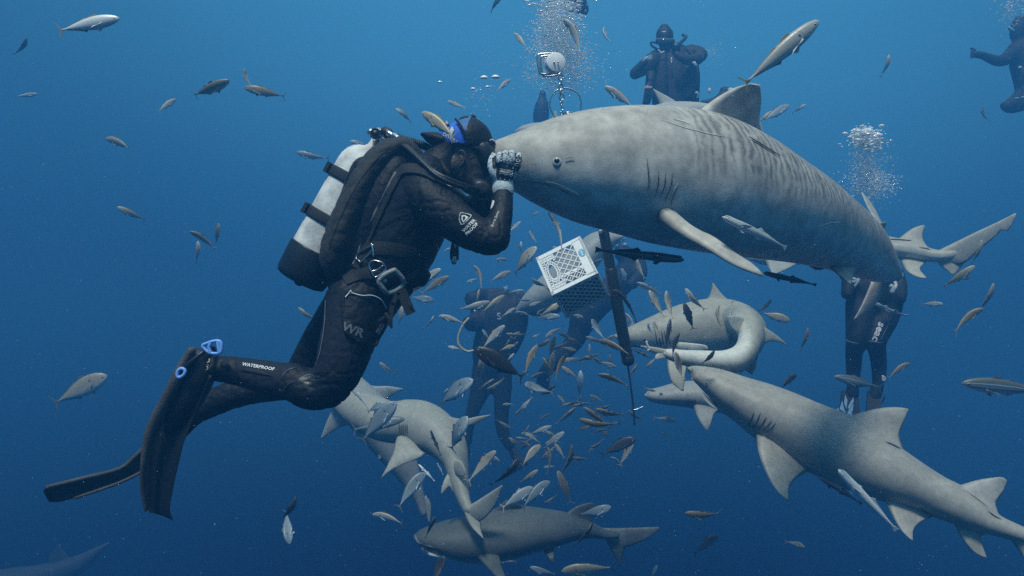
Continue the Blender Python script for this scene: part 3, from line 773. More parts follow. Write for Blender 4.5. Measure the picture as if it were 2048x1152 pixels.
# ear
b = B()
rod(b, [P(919, 306, 2.69), P(921, 302, 2.685), P(926, 302, 2.683), (P(930, 309, 2.684)), P(929, 319, 2.688), P(925, 327, 2.692), P(921, 331, 2.695)], .0035, 8)
tube(b, [(922, 308, 2.695, 5, .006), (924, 317, 2.693, 5.5, .007), (923, 327, 2.696, 4, .006)], 12)
obj('ear', b, [M_skin], DV)

# hood round the neck and the cap
b = B()
tube(b, [(872, 345, 2.77, 44, .10), (884, 328, 2.77, 42, .085), (897, 306, 2.77, 33, .075), (908, 290, 2.77, 34, .078), (925, 282, 2.77, 36, .082)], 20)
hd = fuse(b, .007, 3)
hd_o = obj('hood', hd, [M_suit], DV)

b = B()
rows = []
# dome of the cap: rings from rim to peak (centre x, y, radius in picture, depth radius)
for (cx, cy, r, d, tx, ty) in [(931, 297, 52, .092, 1, .12), (931, 285, 55, .095, 1, .10), (932, 270, 52, .093, 1, .07), (935, 256, 42, .080, 1, .04), (939, 245, 26, .055, 1, .02), (942, 237, 10, .025, 1, 0)]:
    c = P(cx, cy, 2.77); k = 2.77 / F
    rows.append((*c, r * k * 1, 0, -r * k * ty, d))
R_ = cr(rows, 6)
sweep(b, [r[:3] for r in R_], [r[3:6] for r in R_], [(0, r[6], 0) for r in R_], 72, 0, (False, True))
for f in b.faces: f.material_index = 0
paint(b, [(872, 258), (899, 238), (912, 240), (922, 258), (934, 289), (915, 294), (872, 284)], 1)
paint(b, [(916, 239), (942, 230), (940, 240), (929, 264), (924, 256)], 2)
CB = bvh_of(b)
cap = obj('cap', b, [M_suit, M_blue, M_blue2], DV)
b = B()   # brim, turned to the back
top = [(843, 268), (858, 266), (876, 266), (890, 272)]; bot = [(843, 271), (852, 282), (866, 292), (890, 300)]
for sgn in (1,):
    T_ = cr(top, 6); Bt = cr(bot, 6)
    ringsC = []; ringsA = []; ringsB = []
    for i in range(len(T_)):
        a = P(T_[i][0], T_[i][1], 2.77); c = P(Bt[i][0], Bt[i][1], 2.77); w = .02 + .055 * (i / (len(T_) - 1)) ** .5
        ringsC.append((a + c) / 2); ringsA.append((a - c) / 2 * .9 + Vector((0, 0, .002))); ringsB.append(Vector((0, w, 0)))
    sweep(b, ringsC, ringsA, ringsB, 20, 0)
obj('cap_brim', b, [M_suit], cap)
b = B()
patch(b, CB, [(897, 262), (899, 248), (893, 240), (888, 252), (886, 258), (891, 266)], 0, .003, 2.7)
patch(b, CB, [(902, 272), (908, 260), (904, 252), (898, 262), (896, 269)], 0, .003, 2.7)
drape(b, CB, text_mesh('DIVERS', 7.5, 900, 276, 32, 1.0, .02), 0, .003, 2.7)
obj('cap_logo', b, [M_white], cap)
b = B(); rod(b, [P(911, 238, 2.69), P(921, 250, 2.665), P(929, 268, 2.66), P(935, 288, 2.665)], .004, 8); obj('cap_seam', b, [M_suit], cap)
b = B(); box(b, P(985, 284, 2.74), (.009, 0, .002), (0, .012, 0), (-.002, 0, .008)); bmesh.ops.bevel(b, geom=b.edges[:], offset=.003, segments=2, affect='EDGES')
rod(b, [P(980, 281, 2.72), P(984, 279, 2.72), P(990, 283, 2.72)], .002, 6, mi=1)
obj('mask_clip', b, [M_rub, M_white], cap)

# mask, strap, regulator second stage
b = B()
tube(b, [(955, 290, 2.77, 12, .07), (966, 300, 2.77, 22, .078), (972, 318, 2.77, 24, .078), (974, 336, 2.77, 20, .066), (972, 350, 2.77, 10, .04)], 24)
tube(b, [(905, 290, 2.77, 12, .083), (930, 296, 2.77, 11, .088), (958, 305, 2.77, 12, .083)], 20)
mk = obj('mask', fuse(b, .006, 3), [M_rub], DV)
b = B()
tube(b, [(952, 368, 2.72, 14, .035), (962, 378, 2.70, 20, .04), (972, 386, 2.69, 18, .035), (978, 392, 2.69, 8, .02)], 22)
ball(b, P(962, 378, 2.665), .022, 1, 3, (1, .4, 1))
obj('second_stage', b, [M_rub, M_suit2], DV)

# gloves ------------------------------------------------------------
b = B()
tube(b, [(1007, 384, 2.622, 21.5, .036), (1006, 376, 2.622, 22, .037), (1006, 366, 2.622, 20.5, .033), (1006, 358, 2.62, 21, .028), (1008, 345, 2.612, 25, .024), (1010, 332, 2.605, 25, .021), (1011, 326, 2.60, 21, .017)], 26)
fing = [(997, 333, 999, 314, 1000, 307), (1009, 331, 1010, 309, 1011, 304), (1022, 332, 1023, 309, 1024, 303), (1034, 336, 1037, 315, 1038, 308)]
for k, (x0, y0, x1, y1, x2, y2) in enumerate(fing):
    r = 6.1 if k < 3 else 5.4
    tube(b, [(x0, y0, 2.602, r + .6), ((x0 + x1) / 2, (y0 + y1) / 2, 2.588, r + .3), (x1, y1, 2.592, r + .2), (x2, y2 + 2, 2.612, r), (x2 + 1, y2 + 6, 2.640, r - .5), (x2 + 2, y2 + 14, 2.665, r - 1)], 14)
tube(b, [(994, 356, 2.61, 9, .016), (986, 345, 2.60, 7.8), (982, 332, 2.60, 7), (983, 320, 2.615, 6.6), (987, 311, 2.64, 6)], 14)
g = fuse(b, .0026, 2)
for f in g.faces: f.material_index = 0
GBV = bvh_of(g)
gl = obj('glove', g, [M_glove], DV)
b = B()
patch(b, GBV, [(993, 326), (1000, 323), (1016, 328), (1030, 331), (1031, 336), (1026, 360), (1010, 361), (996, 358), (992, 352)], 0, .0022, 2.6, 3)
for x0, y0, x1, y1 in ((1003.5, 322, 1004.5, 306), (1016.5, 322, 1017, 304), (1030, 326, 1031.5, 306), (991, 334, 990, 312)):
    ribbon(b, GBV, [(x0, y0), ((x0 + x1) / 2, (y0 + y1) / 2), (x1, y1)], 3.4, 0, .0016, 2.6, taper=False)
patch(b, GBV, [(984, 316), (990, 313), (995, 317), (993, 330), (990, 338), (985, 334)], 0, .002, 2.6, 3)
patch(b, GBV, [(1034, 345), (1041, 336), (1043, 316), (1039, 308), (1032, 312), (1030, 322), (1032, 334)], 0, .0021, 2.6, 3)
obj('glove_pad', b, [M_pad], gl)
b = B()
drape(b, GBV, text_mesh('MERITIC', 5.0, 1013, 341, 188, 1.05, .03), 0, .0045, 2.6, 2)
for dy in (0, 3.4):
    ribbon(b, GBV, [(1000, 344 + dy), (1005, 342.5 + dy), (1010, 346 + dy), (1016, 345.5 + dy), (1020, 348.5 + dy), (1025, 346.5 + dy)], 1.3, 0, .0045, 2.6, taper=False)
for (x, y) in ((1001, 318), (1013, 317), (1021, 315)):
    ribbon(b, GBV, [(x - 2, y - 3.5), (x + 1.5, y - 4), (x + 2, y + 2), (x - 1, y + 4), (x - 2.6, y + 1)], 1.2, 0, .0042, 2.6, closed=True, taper=False)
for (x, y) in ((999, 309), (1010, 306), (1022, 305)):
    ribbon(b, GBV, [(x - 3, y + 1), (x, y - 1), (x + 3, y + 1)], 1.1, 0, .0035, 2.6, taper=False)
for (x, y) in ((1037, 313), (1036, 321), (1035, 328)):
    ribbon(b, GBV, [(x - 2, y - 1), (x + 2, y - 2), (x + 2, y + 2), (x - 2, y + 2)], 1.1, 0, .0042, 2.6, closed=True, taper=False)
for (x, y) in ((985, 308), (981, 316), (979, 325), (978, 333)):
    ribbon(b, GBV, [(x - 1, y + 2), (x + 1, y - 2)], 1.6, 0, .003, 2.62, taper=False)
for (x, y) in ((1004, 328), (1014, 330), (1025, 334), (1001, 355), (1009, 357), (1018, 357)):
    ribbon(b, GBV, [(x, y), (x, y + 4)], 1.0, 0, .0045, 2.6, taper=False)
obj('glove_print', b, [M_white], gl)
b = B()
tube(b, [(976, 372, 2.93, 23, .042), (979, 358, 2.92, 21, .035), (984, 344, 2.91, 22, .028), (988, 332, 2.90, 20, .02)], 20)
for k in range(4):
    x = 978 + k * 9
    tube(b, [(x - 1, 334, 2.90, 5.4), (x + 1, 318, 2.89, 5.2), (x + 3, 308 + k, 2.88, 5), (x + 5, 306 + k, 2.86, 4.4)], 12)
tube(b, [(980, 356, 2.88, 7), (990, 350, 2.85, 6), (1000, 342, 2.83, 5)], 12)
obj('glove', fuse(b, .004, 2), [M_glove], DV)
b = B(); patch(b, TB, [(972, 352), (980, 348), (985, 352), (983, 361), (976, 366), (972, 362)], 0, .003, 2.8, smooth=3); obj('glove_tab', b, [mat('pale_tab', (.25, .31, .32), .6)], DV)

# buoyancy wing, a fat curved pad behind the back
b = B()
tube(b, [(830, 322, 2.80, 24, .10), (803, 308, 2.78, 31, .13), (774, 322, 2.76, 34, .14), (748, 354, 2.75, 36, .15), (726, 396, 2.74, 38, .155), (708, 438, 2.74, 40, .16), (692, 480, 2.74, 41, .155), (681, 512, 2.75, 37, .15), (678, 535, 2.76, 27, .12)], 30)
wg = crease(fuse(b, .008, 5), .004, 9); WB = bvh_of(wg)
wing = obj('buoyancy_wing', wg, [M_wing], DV)
b = B(); ribbon(b, WB, [(795, 294), (764, 308), (735, 340), (708, 380), (684, 428), (664, 478), (655, 516)], 2.2, 0, .002, 2.7); obj('wing_seam', b, [M_web], wing)
b = B()   # backplate block between wing and back
tube(b, [(742, 345, 2.76, 40, .12), (722, 420, 2.76, 46, .14), (706, 490, 2.76, 46, .14), (690, 548, 2.76, 38, .12), (682, 575, 2.76, 26, .09)], 20)
tube(b, [(800, 340, 2.76, 46, .13), (770, 400, 2.76, 50, .15), (742, 470, 2.76, 48, .14), (715, 540, 2.76, 44, .12)], 20)
obj('harness_pad', fuse(b, .012, 4), [M_suit], DV)

# scuba tank ----------------------------------------------------------
ax = Vector((.4826, 0, .8758)).normalized(); kp = 2.80 / F
ax3 = Vector((ax.x, 0, ax.z)); rr = .0885; sd = Vector((ax.z, 0, -ax.x))
Cb = P(608, 546, 2.80); TK = empty('scuba_tank', Cb, 'scarred aluminium scuba tank with a black boot on the kissing diver\'s back', 'scuba tank')
TK['label'] = 'scarred pale aluminium scuba tank with a black boot on the nearest diver\'s back'
def lathe(bm, c0, prof, mi=0, n=40, cap=(False, False)):
    sweep(bm, [c0 + ax3 * h for h, r in prof], [sd * r for h, r in prof], [Vector((0, r, 0)) for h, r in prof], n, mi, cap)
L = 235 * kp
b = B(); pr = [(0, rr * .9), (.01, rr), (.1, rr), (.2, rr), (.3, rr), (L, rr)] + [(L + .085 * sin(t), rr * (cos(t) ** .8) + .0) for t in (.3, .6, .85, 1.1, 1.3)] + [(L + .092, .022), (L + .105, .020), (L + .12, .020)]
lathe(b, Cb, pr, 0, 48, (False, True)); obj('cylinder', b, [M_alu], TK)
b = B(); lathe(b, Cb, [(-.036, rr * .2), (-.035, rr * .55), (-.034, rr * .8), (-.028, rr * .98), (-.01, rr + .004), (.04, rr + .006), (.088, rr + .007), (.092, rr + .006), (.092, rr)], 0, 48, (True, False)); obj('tank_boot', b, [M_rub], TK)
for h in (.205, .365):
    b = B(); lathe(b, Cb, [(h - .019, rr - .002), (h - .019, rr + .005), (h - .012, rr + .007), (h + .012, rr + .007), (h + .019, rr + .005), (h + .019, rr - .002)], 0, 48); 
    box(b, Cb + ax3 * h - sd * (rr + .008) + Vector((0, -.03, 0)), sd * .006, Vector((0, .022, 0)), ax3 * .019)
    obj('tank_band', b, [M_web], TK)
V0 = Cb + ax3 * (L + .115)
b = B(); lathe(b, Cb, [(L + .11, .019), (L + .15, .019), (L + .155, .012)], 0, 20, (True, True))
rod(b, [V0 + ax3 * .015, V0 + ax3 * .02 - sd * .035], .013, 14); rod(b, [V0 + ax3 * .03 - sd * .005, V0 + ax3 * .035 + sd * .03], .014, 14)
vl = obj('valve', b, [M_steel], TK)
b = B()
for k in range(12):
    t = 2 * pi * k / 12
    rod(b, [V0 + ax3 * (.018 + .014 * sin(t)) - sd * .005 + Vector((0, -.030 + .002 * cos(t), 0)) + sd * .014 * cos(t), V0 + ax3 * (.018 + .016 * sin(t)) - sd * .005 + Vector((0, -.052, 0)) + sd * .016 * cos(t)], .0045, 6)
rod(b, [V0 + ax3 * .018 - sd * .005 + Vector((0, .01, 0)), V0 + ax3 * .018 - sd * .005 + Vector((0, -.05, 0))], .014, 14)
obj('valve_knob', b, [M_rub], vl)

# regulator: first stage and hoses (one set, clamped on the tank)
RG = empty('regulator', P(768, 275, 2.76), 'regulator first stage with black hoses running from the tank over the shoulder', 'regulator')
b = B()
rod(b, [P(752, 274, 2.77), P(770, 268, 2.76)], .017, 16); rod(b, [P(763, 263, 2.76), P(768, 284, 2.76)], .014, 14)
rod(b, [P(769, 272, 2.74), P(786, 284, 2.73)], .011, 12); ball(b, P(757, 262, 2.76), .013, 0, 2)
obj('first_stage', b, [M_steel], RG)
b = B(); rod(b, [P(770, 264, 2.74), P(777, 268, 2.73)], .019, 18); rod(b, [P(774, 268, 2.725), P(790, 280, 2.70)], .009, 10); obj('stage_cap', b, [M_rub], RG)
b = B(); rod(b, [P(781, 272, 2.71), P(812, 292, 2.66), P(842, 320, 2.60), P(866, 342, 2.57), P(895, 358, 2.56), P(930, 372, 2.60), P(955, 380, 2.66)], .0088, 12, 8); obj('hose', b, [M_rub], RG)
b = B(); rod(b, [P(788, 278, 2.69), P(820, 302, 2.62), P(848, 328, 2.57), P(872, 350, 2.545), P(905, 368, 2.55), P(935, 378, 2.60)], .0072, 12, 8); obj('hose', b, [M_rub], RG)
b = B(); q = cr([tuple(P(775, 268, 2.78)), tuple(P(800, 278, 2.78)), tuple(P(830, 286, 2.79)), tuple(P(856, 296, 2.80)), tuple(P(872, 312, 2.80))], 30)
rod(b, [Vector(x) for x in q], [(.0170 if (i // 2) % 2 else .0125) for i in range(len(q))], 16, 1); obj('corrugated_hose', b, [M_rub], DV)
b = B(); rod(b, [P(777, 266, 2.70), P(786, 272, 2.695)], .010, 10); rod(b, [P(788, 271, 2.69), P(795, 276, 2.68)], .011, 10); obj('hose_fitting', b, [M_steel], RG)

# harness webbing, rings, buckles
b = B()
ribbon(b, TB, [(790, 352), (812, 340), (845, 344), (872, 358)], 17, 0, .010, 2.62, taper=False)
ribbon(b, TB, [(802, 342), (778, 385), (752, 440), (728, 495), (712, 535)], 16, 0, .008, 2.65, taper=False)
ribbon(b, TB, [(706, 515), (740, 498), (790, 498), (835, 508), (858, 520)], 26, 0, .006, 2.62, taper=False)
ribbon(b, TB, [(690, 560), (730, 545), (780, 556), (815, 572), (835, 566)], 24, 0, .006, 2.62, taper=False)
web = obj('harness', b, [M_web], DV)
b = B(); ribbon(b, TB, [(795, 352), (778, 385), (758, 425), (735, 475), (712, 530)], 1.3, 0, .012, 2.62, taper=False); obj('harness_piping', b, [M_grey], web)
b = B(); ribbon(b, TB, [(849, 347), (863, 354), (880, 364), (903, 377)], 6, 0, .006, 2.62); ribbon(b, TB, [(852, 350), (866, 357), (882, 367), (898, 376)], 1.2, 1, .009, 2.62); obj('shoulder_piping', b, [M_white, M_suit], DV)
def frame(b, pts, r, mi=0, cl=True): rod(b, [P(*p) for p in pts], r, 8, 4, mi, closed=cl)
def lie(px, py, lift): return hit(TB, px, py, 2.62, lift)[0]
b = B(); rod(b, [lie(x, y, .016) for x, y in ((718, 517), (722, 510), (746, 492), (751, 495), (748, 503), (727, 525), (723, 523))], .0032, 8, 4, closed=True); rod(b, [lie(x, y, .017) for x, y in ((748, 490), (750, 501), (750, 512))], .004, 8); obj('buckle', b, [M_steel], web)
b = B(); rod(b, [lie(x, y, .018) for x, y in ((752, 553), (742, 540), (742, 528), (752, 521), (765, 524), (773, 535), (768, 542))], .003, 8, 4, closed=True); rod(b, [lie(x, y, .018) for x, y in ((746, 545), (756, 538), (766, 530))], .0025, 8); obj('ring', b, [M_steel], web)
b = B()
fr = [lie(x, y, .022) for x, y in ((757, 561), (768, 548), (785, 538), (792, 538), (799, 552), (803, 562), (792, 572), (776, 584), (768, 582), (762, 570))]
rod(b, fr, .0088, 10, 4, closed=True); ball(b, lie(765, 560, .02), .010, 0, 2); ball(b, lie(790, 541, .02), .010, 0, 2); obj('weight_buckle', b, [M_lead], web)
b = B()
rod(b, [lie(790, 568, .01), lie(808, 585, .012), P(818, 605, 2.60), P(826, 622, 2.60)], .004, 6)
for (x0, y0, x1, y1, w) in ((802, 580, 822, 628, 10), (796, 585, 785, 610, 5), (785, 605, 779, 652, 4.5), (758, 641, 780, 626, 2.2)):
    a = P(x0, y0, 2.60); c = P(x1, y1, 2.60); d = (c - a).normalized(); nn = Vector((-d.z, 0, d.x)) * w * 2.6 / F
    box(b, (a + c) / 2, (c - a) / 2, nn, Vector((0, .0025, 0)))
tube(b, [(772, 628, 2.6, 4, .006), (779, 640, 2.6, 5, .006), (783, 655, 2.6, 2.5, .004)], 8)
obj('strap_end', b, [M_web], web)
# thigh pocket and its cord
b = B()
patch(b, TB, [(690, 596), (716, 588), (750, 596), (772, 612), (772, 640), (752, 676), (742, 690), (700, 672), (690, 650), (688, 620)], 0, .012, 2.6, 8, smooth=3)
rim = [(690, 596), (716, 588), (750, 596), (772, 612), (772, 640), (752, 676), (742, 690), (700, 672), (690, 650), (688, 620)]
rod(b, [hit(TB, x, y, 2.6, .008)[0] for x, y in rim], .006, 8, 3, closed=True)
pk = obj('thigh_pocket', b, [M_suit], DV)
b = B(); rod(b, [lie(x, y, .018) for x, y in ((694, 597), (696, 588), (703, 585), (709, 590), (722, 593), (740, 592), (756, 600), (766, 612))], .002, 6); obj('pocket_cord', b, [M_white], pk)
PB = bvh_obj(pk)
b = B(); drape(b, PB, text_mesh('WR', 17, 706, 660, 22, 1.15, .03), 0, .003, 2.58); obj('pocket_logo', b, [M_grey], pk)
# lettering on the suit
b = B()
drape(b, TB, text_mesh('WATER', 6.2, 938, 451, -45, 1.15, .03), 0, .0055, 2.5)
drape(b, TB, text_mesh('PROOF', 6.2, 943.5, 458, -45, 1.15, .03), 0, .0055, 2.5)
ribbon(b, TB, [(919, 432), (921, 427), (927, 427), (938, 430), (942, 433), (938, 438), (926, 449), (922, 448), (919, 440)], 1.8, 0, .0035, 2.5, closed=True, taper=False)
patch(b, TB, [(923, 430), (930, 430), (937, 434), (934, 438), (926, 445), (923, 439)], 0, .003, 2.5)
patch(b, TB, [(925, 434), (929, 432), (931, 435), (927, 441)], 1, .0045, 2.5)
obj('sleeve_logo', b, [M_white, M_suit], DV)
b = B(); drape(b, TB, text_mesh('Sports Series', 5, 990, 438, -66, .95, 0, .3), 0, .003, 2.55); patch(b, TB, [(985, 400), (989, 402), (986, 412), (981, 418), (983, 408)], 0, .003, 2.55, smooth=2); obj('forearm_print', b, [M_white], DV)
b = B(); drape(b, TB, text_mesh('WATERPROOF', 6.4, 516, 733, 9.5, 1.1, .03, .2), 0, .003, 2.62); obj('shin_print', b, [M_white], DV)
b = B(); ribbon(b, TB, [(481, 740), (500, 741), (520, 745), (545, 752)], 6, 0, .004, 2.6); ribbon(b, TB, [(564, 758), (568, 748), (578, 740), (592, 736)], 1.4, 1, .003, 2.6)
ribbon(b, TB, [(594, 762), (604, 755), (620, 750), (636, 754), (644, 748)], 1.6, 1, .003, 2.6); ribbon(b, TB, [(560, 800), (575, 770), (600, 760)], 1.2, 1, .003, 2.6)
obj('leg_trim', b, [M_web, M_grey], DV)
b = B(); patch(b, TB, [(582, 790), (592, 762), (620, 750), (660, 748), (694, 756), (686, 785), (664, 806), (620, 812)], 0, .006, 2.6, 8, smooth=3); obj('knee_pad', b, [M_rub], DV)
b = B(); ribbon(b, TB, [(828, 340), (834, 380), (838, 420), (830, 460), (806, 505)], 1.6, 0, .0035, 2.6); ribbon(b, TB, [(745, 470), (780, 440), (830, 420)], 1.4, 0, .0035, 2.6); ribbon(b, TB, [(653, 600), (650, 650), (642, 700), (634, 730)], 1.2, 1, .003, 2.6)
obj('suit_seam', b, [M_web, M_grey], DV)
# side pouch in front of the waist
b = B(); tube(b, [(812, 560, 2.74, 26, .08), (838, 548, 2.74, 22, .07), (852, 552, 2.74, 12, .05)], 16); tube(b, [(835, 540, 2.74, 12, .05), (848, 560, 2.74, 9, .04), (842, 568, 2.74, 8, .04)], 12); obj('waist_pouch', fuse(b, .008, 3), [M_suit], DV)
# hanging gauge
b = B(); rod(b, [P(895, 455, 2.74), P(905, 468, 2.73), P(909, 482, 2.72)], .007, 8); tube(b, [(909, 468, 2.72, 6, .010), (910, 486, 2.72, 7, .012), (909, 502, 2.72, 9, .015), (909, 516, 2.72, 9, .015)], 14)
gg = obj('inflator', b, [M_rub], DV); b = B(); rod(b, [P(908, 516, 2.70), P(908, 525, 2.70)], .009, 12); rod(b, [P(909, 474, 2.695), P(910, 494, 2.695)], .004, 8); obj('inflator_button', b, [M_steel], gg)
# fins ----------------------------------------------------------------
def fin_blade(b, left, right, Y, th, dish=.02, rib=.008, rows=40, cols=16, dY=None):
    Lf = cr([(x, y) for x, y in left], 12); Rt = cr([(x, y) for x, y in right], 12)
    def rs(A_):
        d = np.r_[0, np.cumsum(np.linalg.norm(np.diff(A_, axis=0), axis=1))]; d /= d[-1]; t = np.linspace(0, 1, rows)
        return np.c_[np.interp(t, d, A_[:, 0]), np.interp(t, d, A_[:, 1])]
    Lf, Rt = rs(Lf), rs(Rt)
    G = []
    for side in (0, 1):
        g = []
        for i in range(rows):
            t = i / (rows - 1); yl = np.interp(t, np.linspace(0, 1, len(Y)), [q[0] for q in Y]); yr = np.interp(t, np.linspace(0, 1, len(Y)), [q[1] for q in Y])
            row = []
            for j in range(cols):
                c = j / (cols - 1)
                x = Lf[i][0] * (1 - c) + Rt[i][0] * c; y = Lf[i][1] * (1 - c) + Rt[i][1] * c
                yy = yl * (1 - c) + yr * c + dish * sin(pi * c) + (.0035 * cos(c * 26) if .12 < c < .88 else -rib)
                row.append(b.verts.new(P(x, y, yy + (th * .5 if side else -th * .5))))
            g.append(row)
        G.append(g)
    for g, s_ in zip(G, (0, 1)):
        for i in range(rows - 1):
            for j in range(cols - 1):
                q = (g[i][j], g[i][j + 1], g[i + 1][j + 1], g[i + 1][j])
                f = b.faces.new(q if not s_ else q[::-1]); f.smooth = True
    for i in range(rows - 1):
        for j in (0, cols - 1):
            b.faces.new((G[0][i][j], G[0][i + 1][j], G[1][i + 1][j], G[1][i][j]))
    for i in (0, rows - 1):
        for j in range(cols - 1): b.faces.new((G[0][i][j], G[0][i][j + 1], G[1][i][j + 1], G[1][i][j]))
M_finl = mat('worn_fin_rubber', (.075, .07, .06), .7, var=.55, scale=10, bump=.3)
M_find = mat('black_fin_rubber', (.005, .008, .011), .5, var=.3, scale=20, bump=.2)
b = B()
fin_blade(b, [(372, 712), (352, 750), (332, 792), (312, 838), (298, 880), (292, 930), (292, 985), (297, 1022), (318, 1028)],
          [(424, 752), (402, 800), (384, 846), (368, 885), (358, 925), (350, 960), (343, 995), (340, 1020), (347, 1042)],
          [(2.70, 2.66), (2.70, 2.66), (2.72, 2.66), (2.74, 2.68), (2.76, 2.70)], .012)
nf = obj('swim_fin', b, [M_find], DV)
b = B()   # the near side rail, broad and worn
tube(b, [(384, 700, 2.62, 8, .02), (368, 728, 2.62, 10, .022), (352, 762, 2.62, 12, .022), (330, 805, 2.63, 12, .02), (308, 846, 2.65, 11, .016), (295, 880, 2.66, 9, .014), (287, 930, 2.67, 6, .012), (286, 980, 2.69, 5, .010), (292, 1020, 2.7, 3.5, .008)], 14, 8)
obj('fin_rail', b, [M_finl], nf)
b = B()   # foot pocket
tube(b, [(404, 712, 2.69, 22, .05), (398, 738, 2.69, 34, .058), (386, 768, 2.69, 36, .062), (370, 800, 2.69, 33, .062), (352, 835, 2.70, 24, .05), (340, 860, 2.71, 12, .03)], 22)
obj('foot_pocket', fuse(b, .006, 3), [M_find], nf)
b = B(); rod(b, [P(362, 742, 2.60), P(382, 724, 2.59), P(404, 706, 2.60), P(420, 695, 2.64), P(432, 700, 2.70)], .008, 8); obj('heel_strap', b, [M_rub], nf)
b = B(); rod(b, [P(x, y, 2.60) for x, y in ((405, 692), (416, 686), (430, 682), (440, 683), (443, 692), (441, 704), (432, 707), (418, 705))], .0055, 8, 4, closed=True); rod(b, [P(420, 687, 2.60), P(418, 696, 2.60), P(421, 706, 2.60)], .006, 8); rod(b, [P(436, 684, 2.6), P(438, 705, 2.6)], .006, 8)
obj('strap_buckle', b, [M_buck], nf)
b = B(); rod(b, [P(x, y, 2.575) for x, y in ((356, 754), (354, 748), (357, 740), (364, 737), (370, 741), (368, 749), (361, 754))], .0055, 8, 4, closed=True); obj('strap_button', b, [M_buck], nf)
FB = bvh_obj(body)
b = B(); drape(b, FB, text_mesh('EVO', 13, 411, 728, 100, .75, .01), 0, .006, 2.6); drape(b, FB, text_mesh('10', 8, 402, 735, 100, 1, .01), 0, .006, 2.6); obj('boot_print', b, [mat('sand_print', (.36, .34, .28), .6)], DV)
b = B()
fin_blade(b, [(360, 830), (320, 868), (275, 908), (240, 936), (205, 948), (168, 955), (128, 965), (95, 973), (86, 983)],
          [(398, 848), (345, 900), (300, 935), (262, 955), (225, 972), (190, 985), (150, 996), (118, 1004), (98, 1004)],
          [(3.05, 3.05), (3.02, 3.05), (2.98, 3.04), (2.94, 3.02), (2.90, 3.0)], .014, .012, .006)
ff = obj('swim_fin', b, [mat('grey_fin_rubber', (.038, .038, .036), .6, var=.5, scale=12, bump=.3)], DV)
b = B(); tube(b, [(372, 826, 3.0, 20, .05), (345, 858, 3.0, 18, .045), (315, 884, 3.0, 10, .03)], 16); obj('foot_pocket', b, [M_find], ff)
b = B(); rod(b, [P(320, 868, 2.99), P(275, 908, 2.95), P(240, 937, 2.93), P(168, 956, 2.88), P(95, 974, 2.86)], .008, 8); rod(b, [P(300, 935, 3.0), P(240, 965, 2.98), P(150, 996, 2.95)], .006, 8); obj('fin_rail', b, [M_finl], ff)
# ================================================================= other divers
M_fsuit = mat('far_black_suit', (.004, .010, .016), .7, var=.4, scale=12, bump=.3, bscale=25)
M_bub = mat('bubble_white', (.75, .85, .88), .15, var=.05, spec=.8)
def far_person(label, loc, tubes, vox=.022, heads=(), group='divers', extra=()):
    root = empty('person', loc, label, 'person', group)
    b = B()
    for t in tubes: tube(b, t, 16)
    fb = fuse(b, vox, 4)
    bv = bvh_of(fb)
    obj('body', fb, [M_fsuit], root)
    return root, bv

# diver facing the camera above the big shark's back
Y = 9.4
r, bv = far_person('far diver facing the camera above the big shark\'s back, one hand raised', P(1345, 160, Y), [
    [(1348, 290, Y, 38, .16), (1350, 240, Y, 44, .18), (1351, 190, Y, 48, .19), (1352, 140, Y, 47, .18), (1347, 112, Y, 34, .14), (1338, 98, Y, 18, .09)],
    [(1329, 54, Y, 10, .05), (1329, 64, Y, 17, .09), (1330, 78, Y, 17, .10), (1333, 92, Y, 13, .08)],
    [(1318, 116, Y, 20, .10), (1298, 128, Y - .1, 17, .08), (1278, 142, Y - .2, 14, .07), (1268, 148, Y - .25, 11, .06)],
    [(1268, 150, Y - .25, 11, .06), (1278, 138, Y - .3, 10, .05), (1290, 122, Y - .35, 8, .04)],
    [(1380, 108, Y, 20, .1), (1398, 108, Y - .1, 16, .08), (1403, 110, Y - .2, 13, .07)],
    [(1403, 110, Y - .2, 13, .07), (1390, 120, Y - .3, 12, .06), (1368, 118, Y - .35, 10, .05), (1352, 108, Y - .35, 8, .04)],
    [(1325, 285, Y, 28, .12), (1318, 350, Y, 24, .10), (1314, 420, Y, 20, .08)], [(1368, 285, Y, 28, .12), (1374, 350, Y, 24, .10), (1378, 420, Y, 20, .08)]])
b = B(); tube(b, [(1316, 82, Y - .08, 6, .05), (1330, 84, Y - .11, 9, .05), (1344, 83, Y - .08, 6, .05)], 12); obj('mask', b, [M_glass], r)
b = B(); ball(b, P(1352, 94, Y - .15), .055, 0, 2); rod(b, [P(1346, 96, Y - .16), P(1360, 86, Y - .1), P(1372, 74, Y), P(1366, 70, Y + .1)], .02, 8); rod(b, [P(1318, 88, Y - .1), P(1303, 84, Y - .1), P(1304, 92, Y - .1), P(1318, 100, Y - .1)], .012, 8); obj('regulator', b, [M_rub], r)
b = B(); hx, hy = 1293, 119   # pale gloved hand, fingers spread
tube(b, [(1287, 124, Y - .4, 3.5), (1292, 118, Y - .42, 4.5), (1296, 115, Y - .43, 3)], 10)
for k in range(4): tube(b, [(1295, 114 + k * 2, Y - .43, 1.5), (1300, 111 + k * 2.2, Y - .44, 1.4), (1304, 111 + k * 2.6, Y - .44, 1.1)], 8)
tube(b, [(1288, 122, Y - .42, 1.6), (1283, 120, Y - .44, 1.4), (1282, 116, Y - .44, 1.2)], 8)
obj('glove', b, [mat('grey_glove', (.35, .42, .45), .8)], r)
b = B(); tube(b, [(1300, 190, Y - .3, 7), (1296, 182, Y - .35, 8), (1294, 176, Y - .36, 6)], 12)
for k in range(4): tube(b, [(1291 + k * 3.5, 180, Y - .38, 2.1), (1292 + k * 3.5, 176, Y - .42, 2), (1293 + k * 3.2, 174, Y - .38, 1.8)], 8)
obj('hand', b, [mat('bare_hand', (.42, .26, .17), .6)], r)
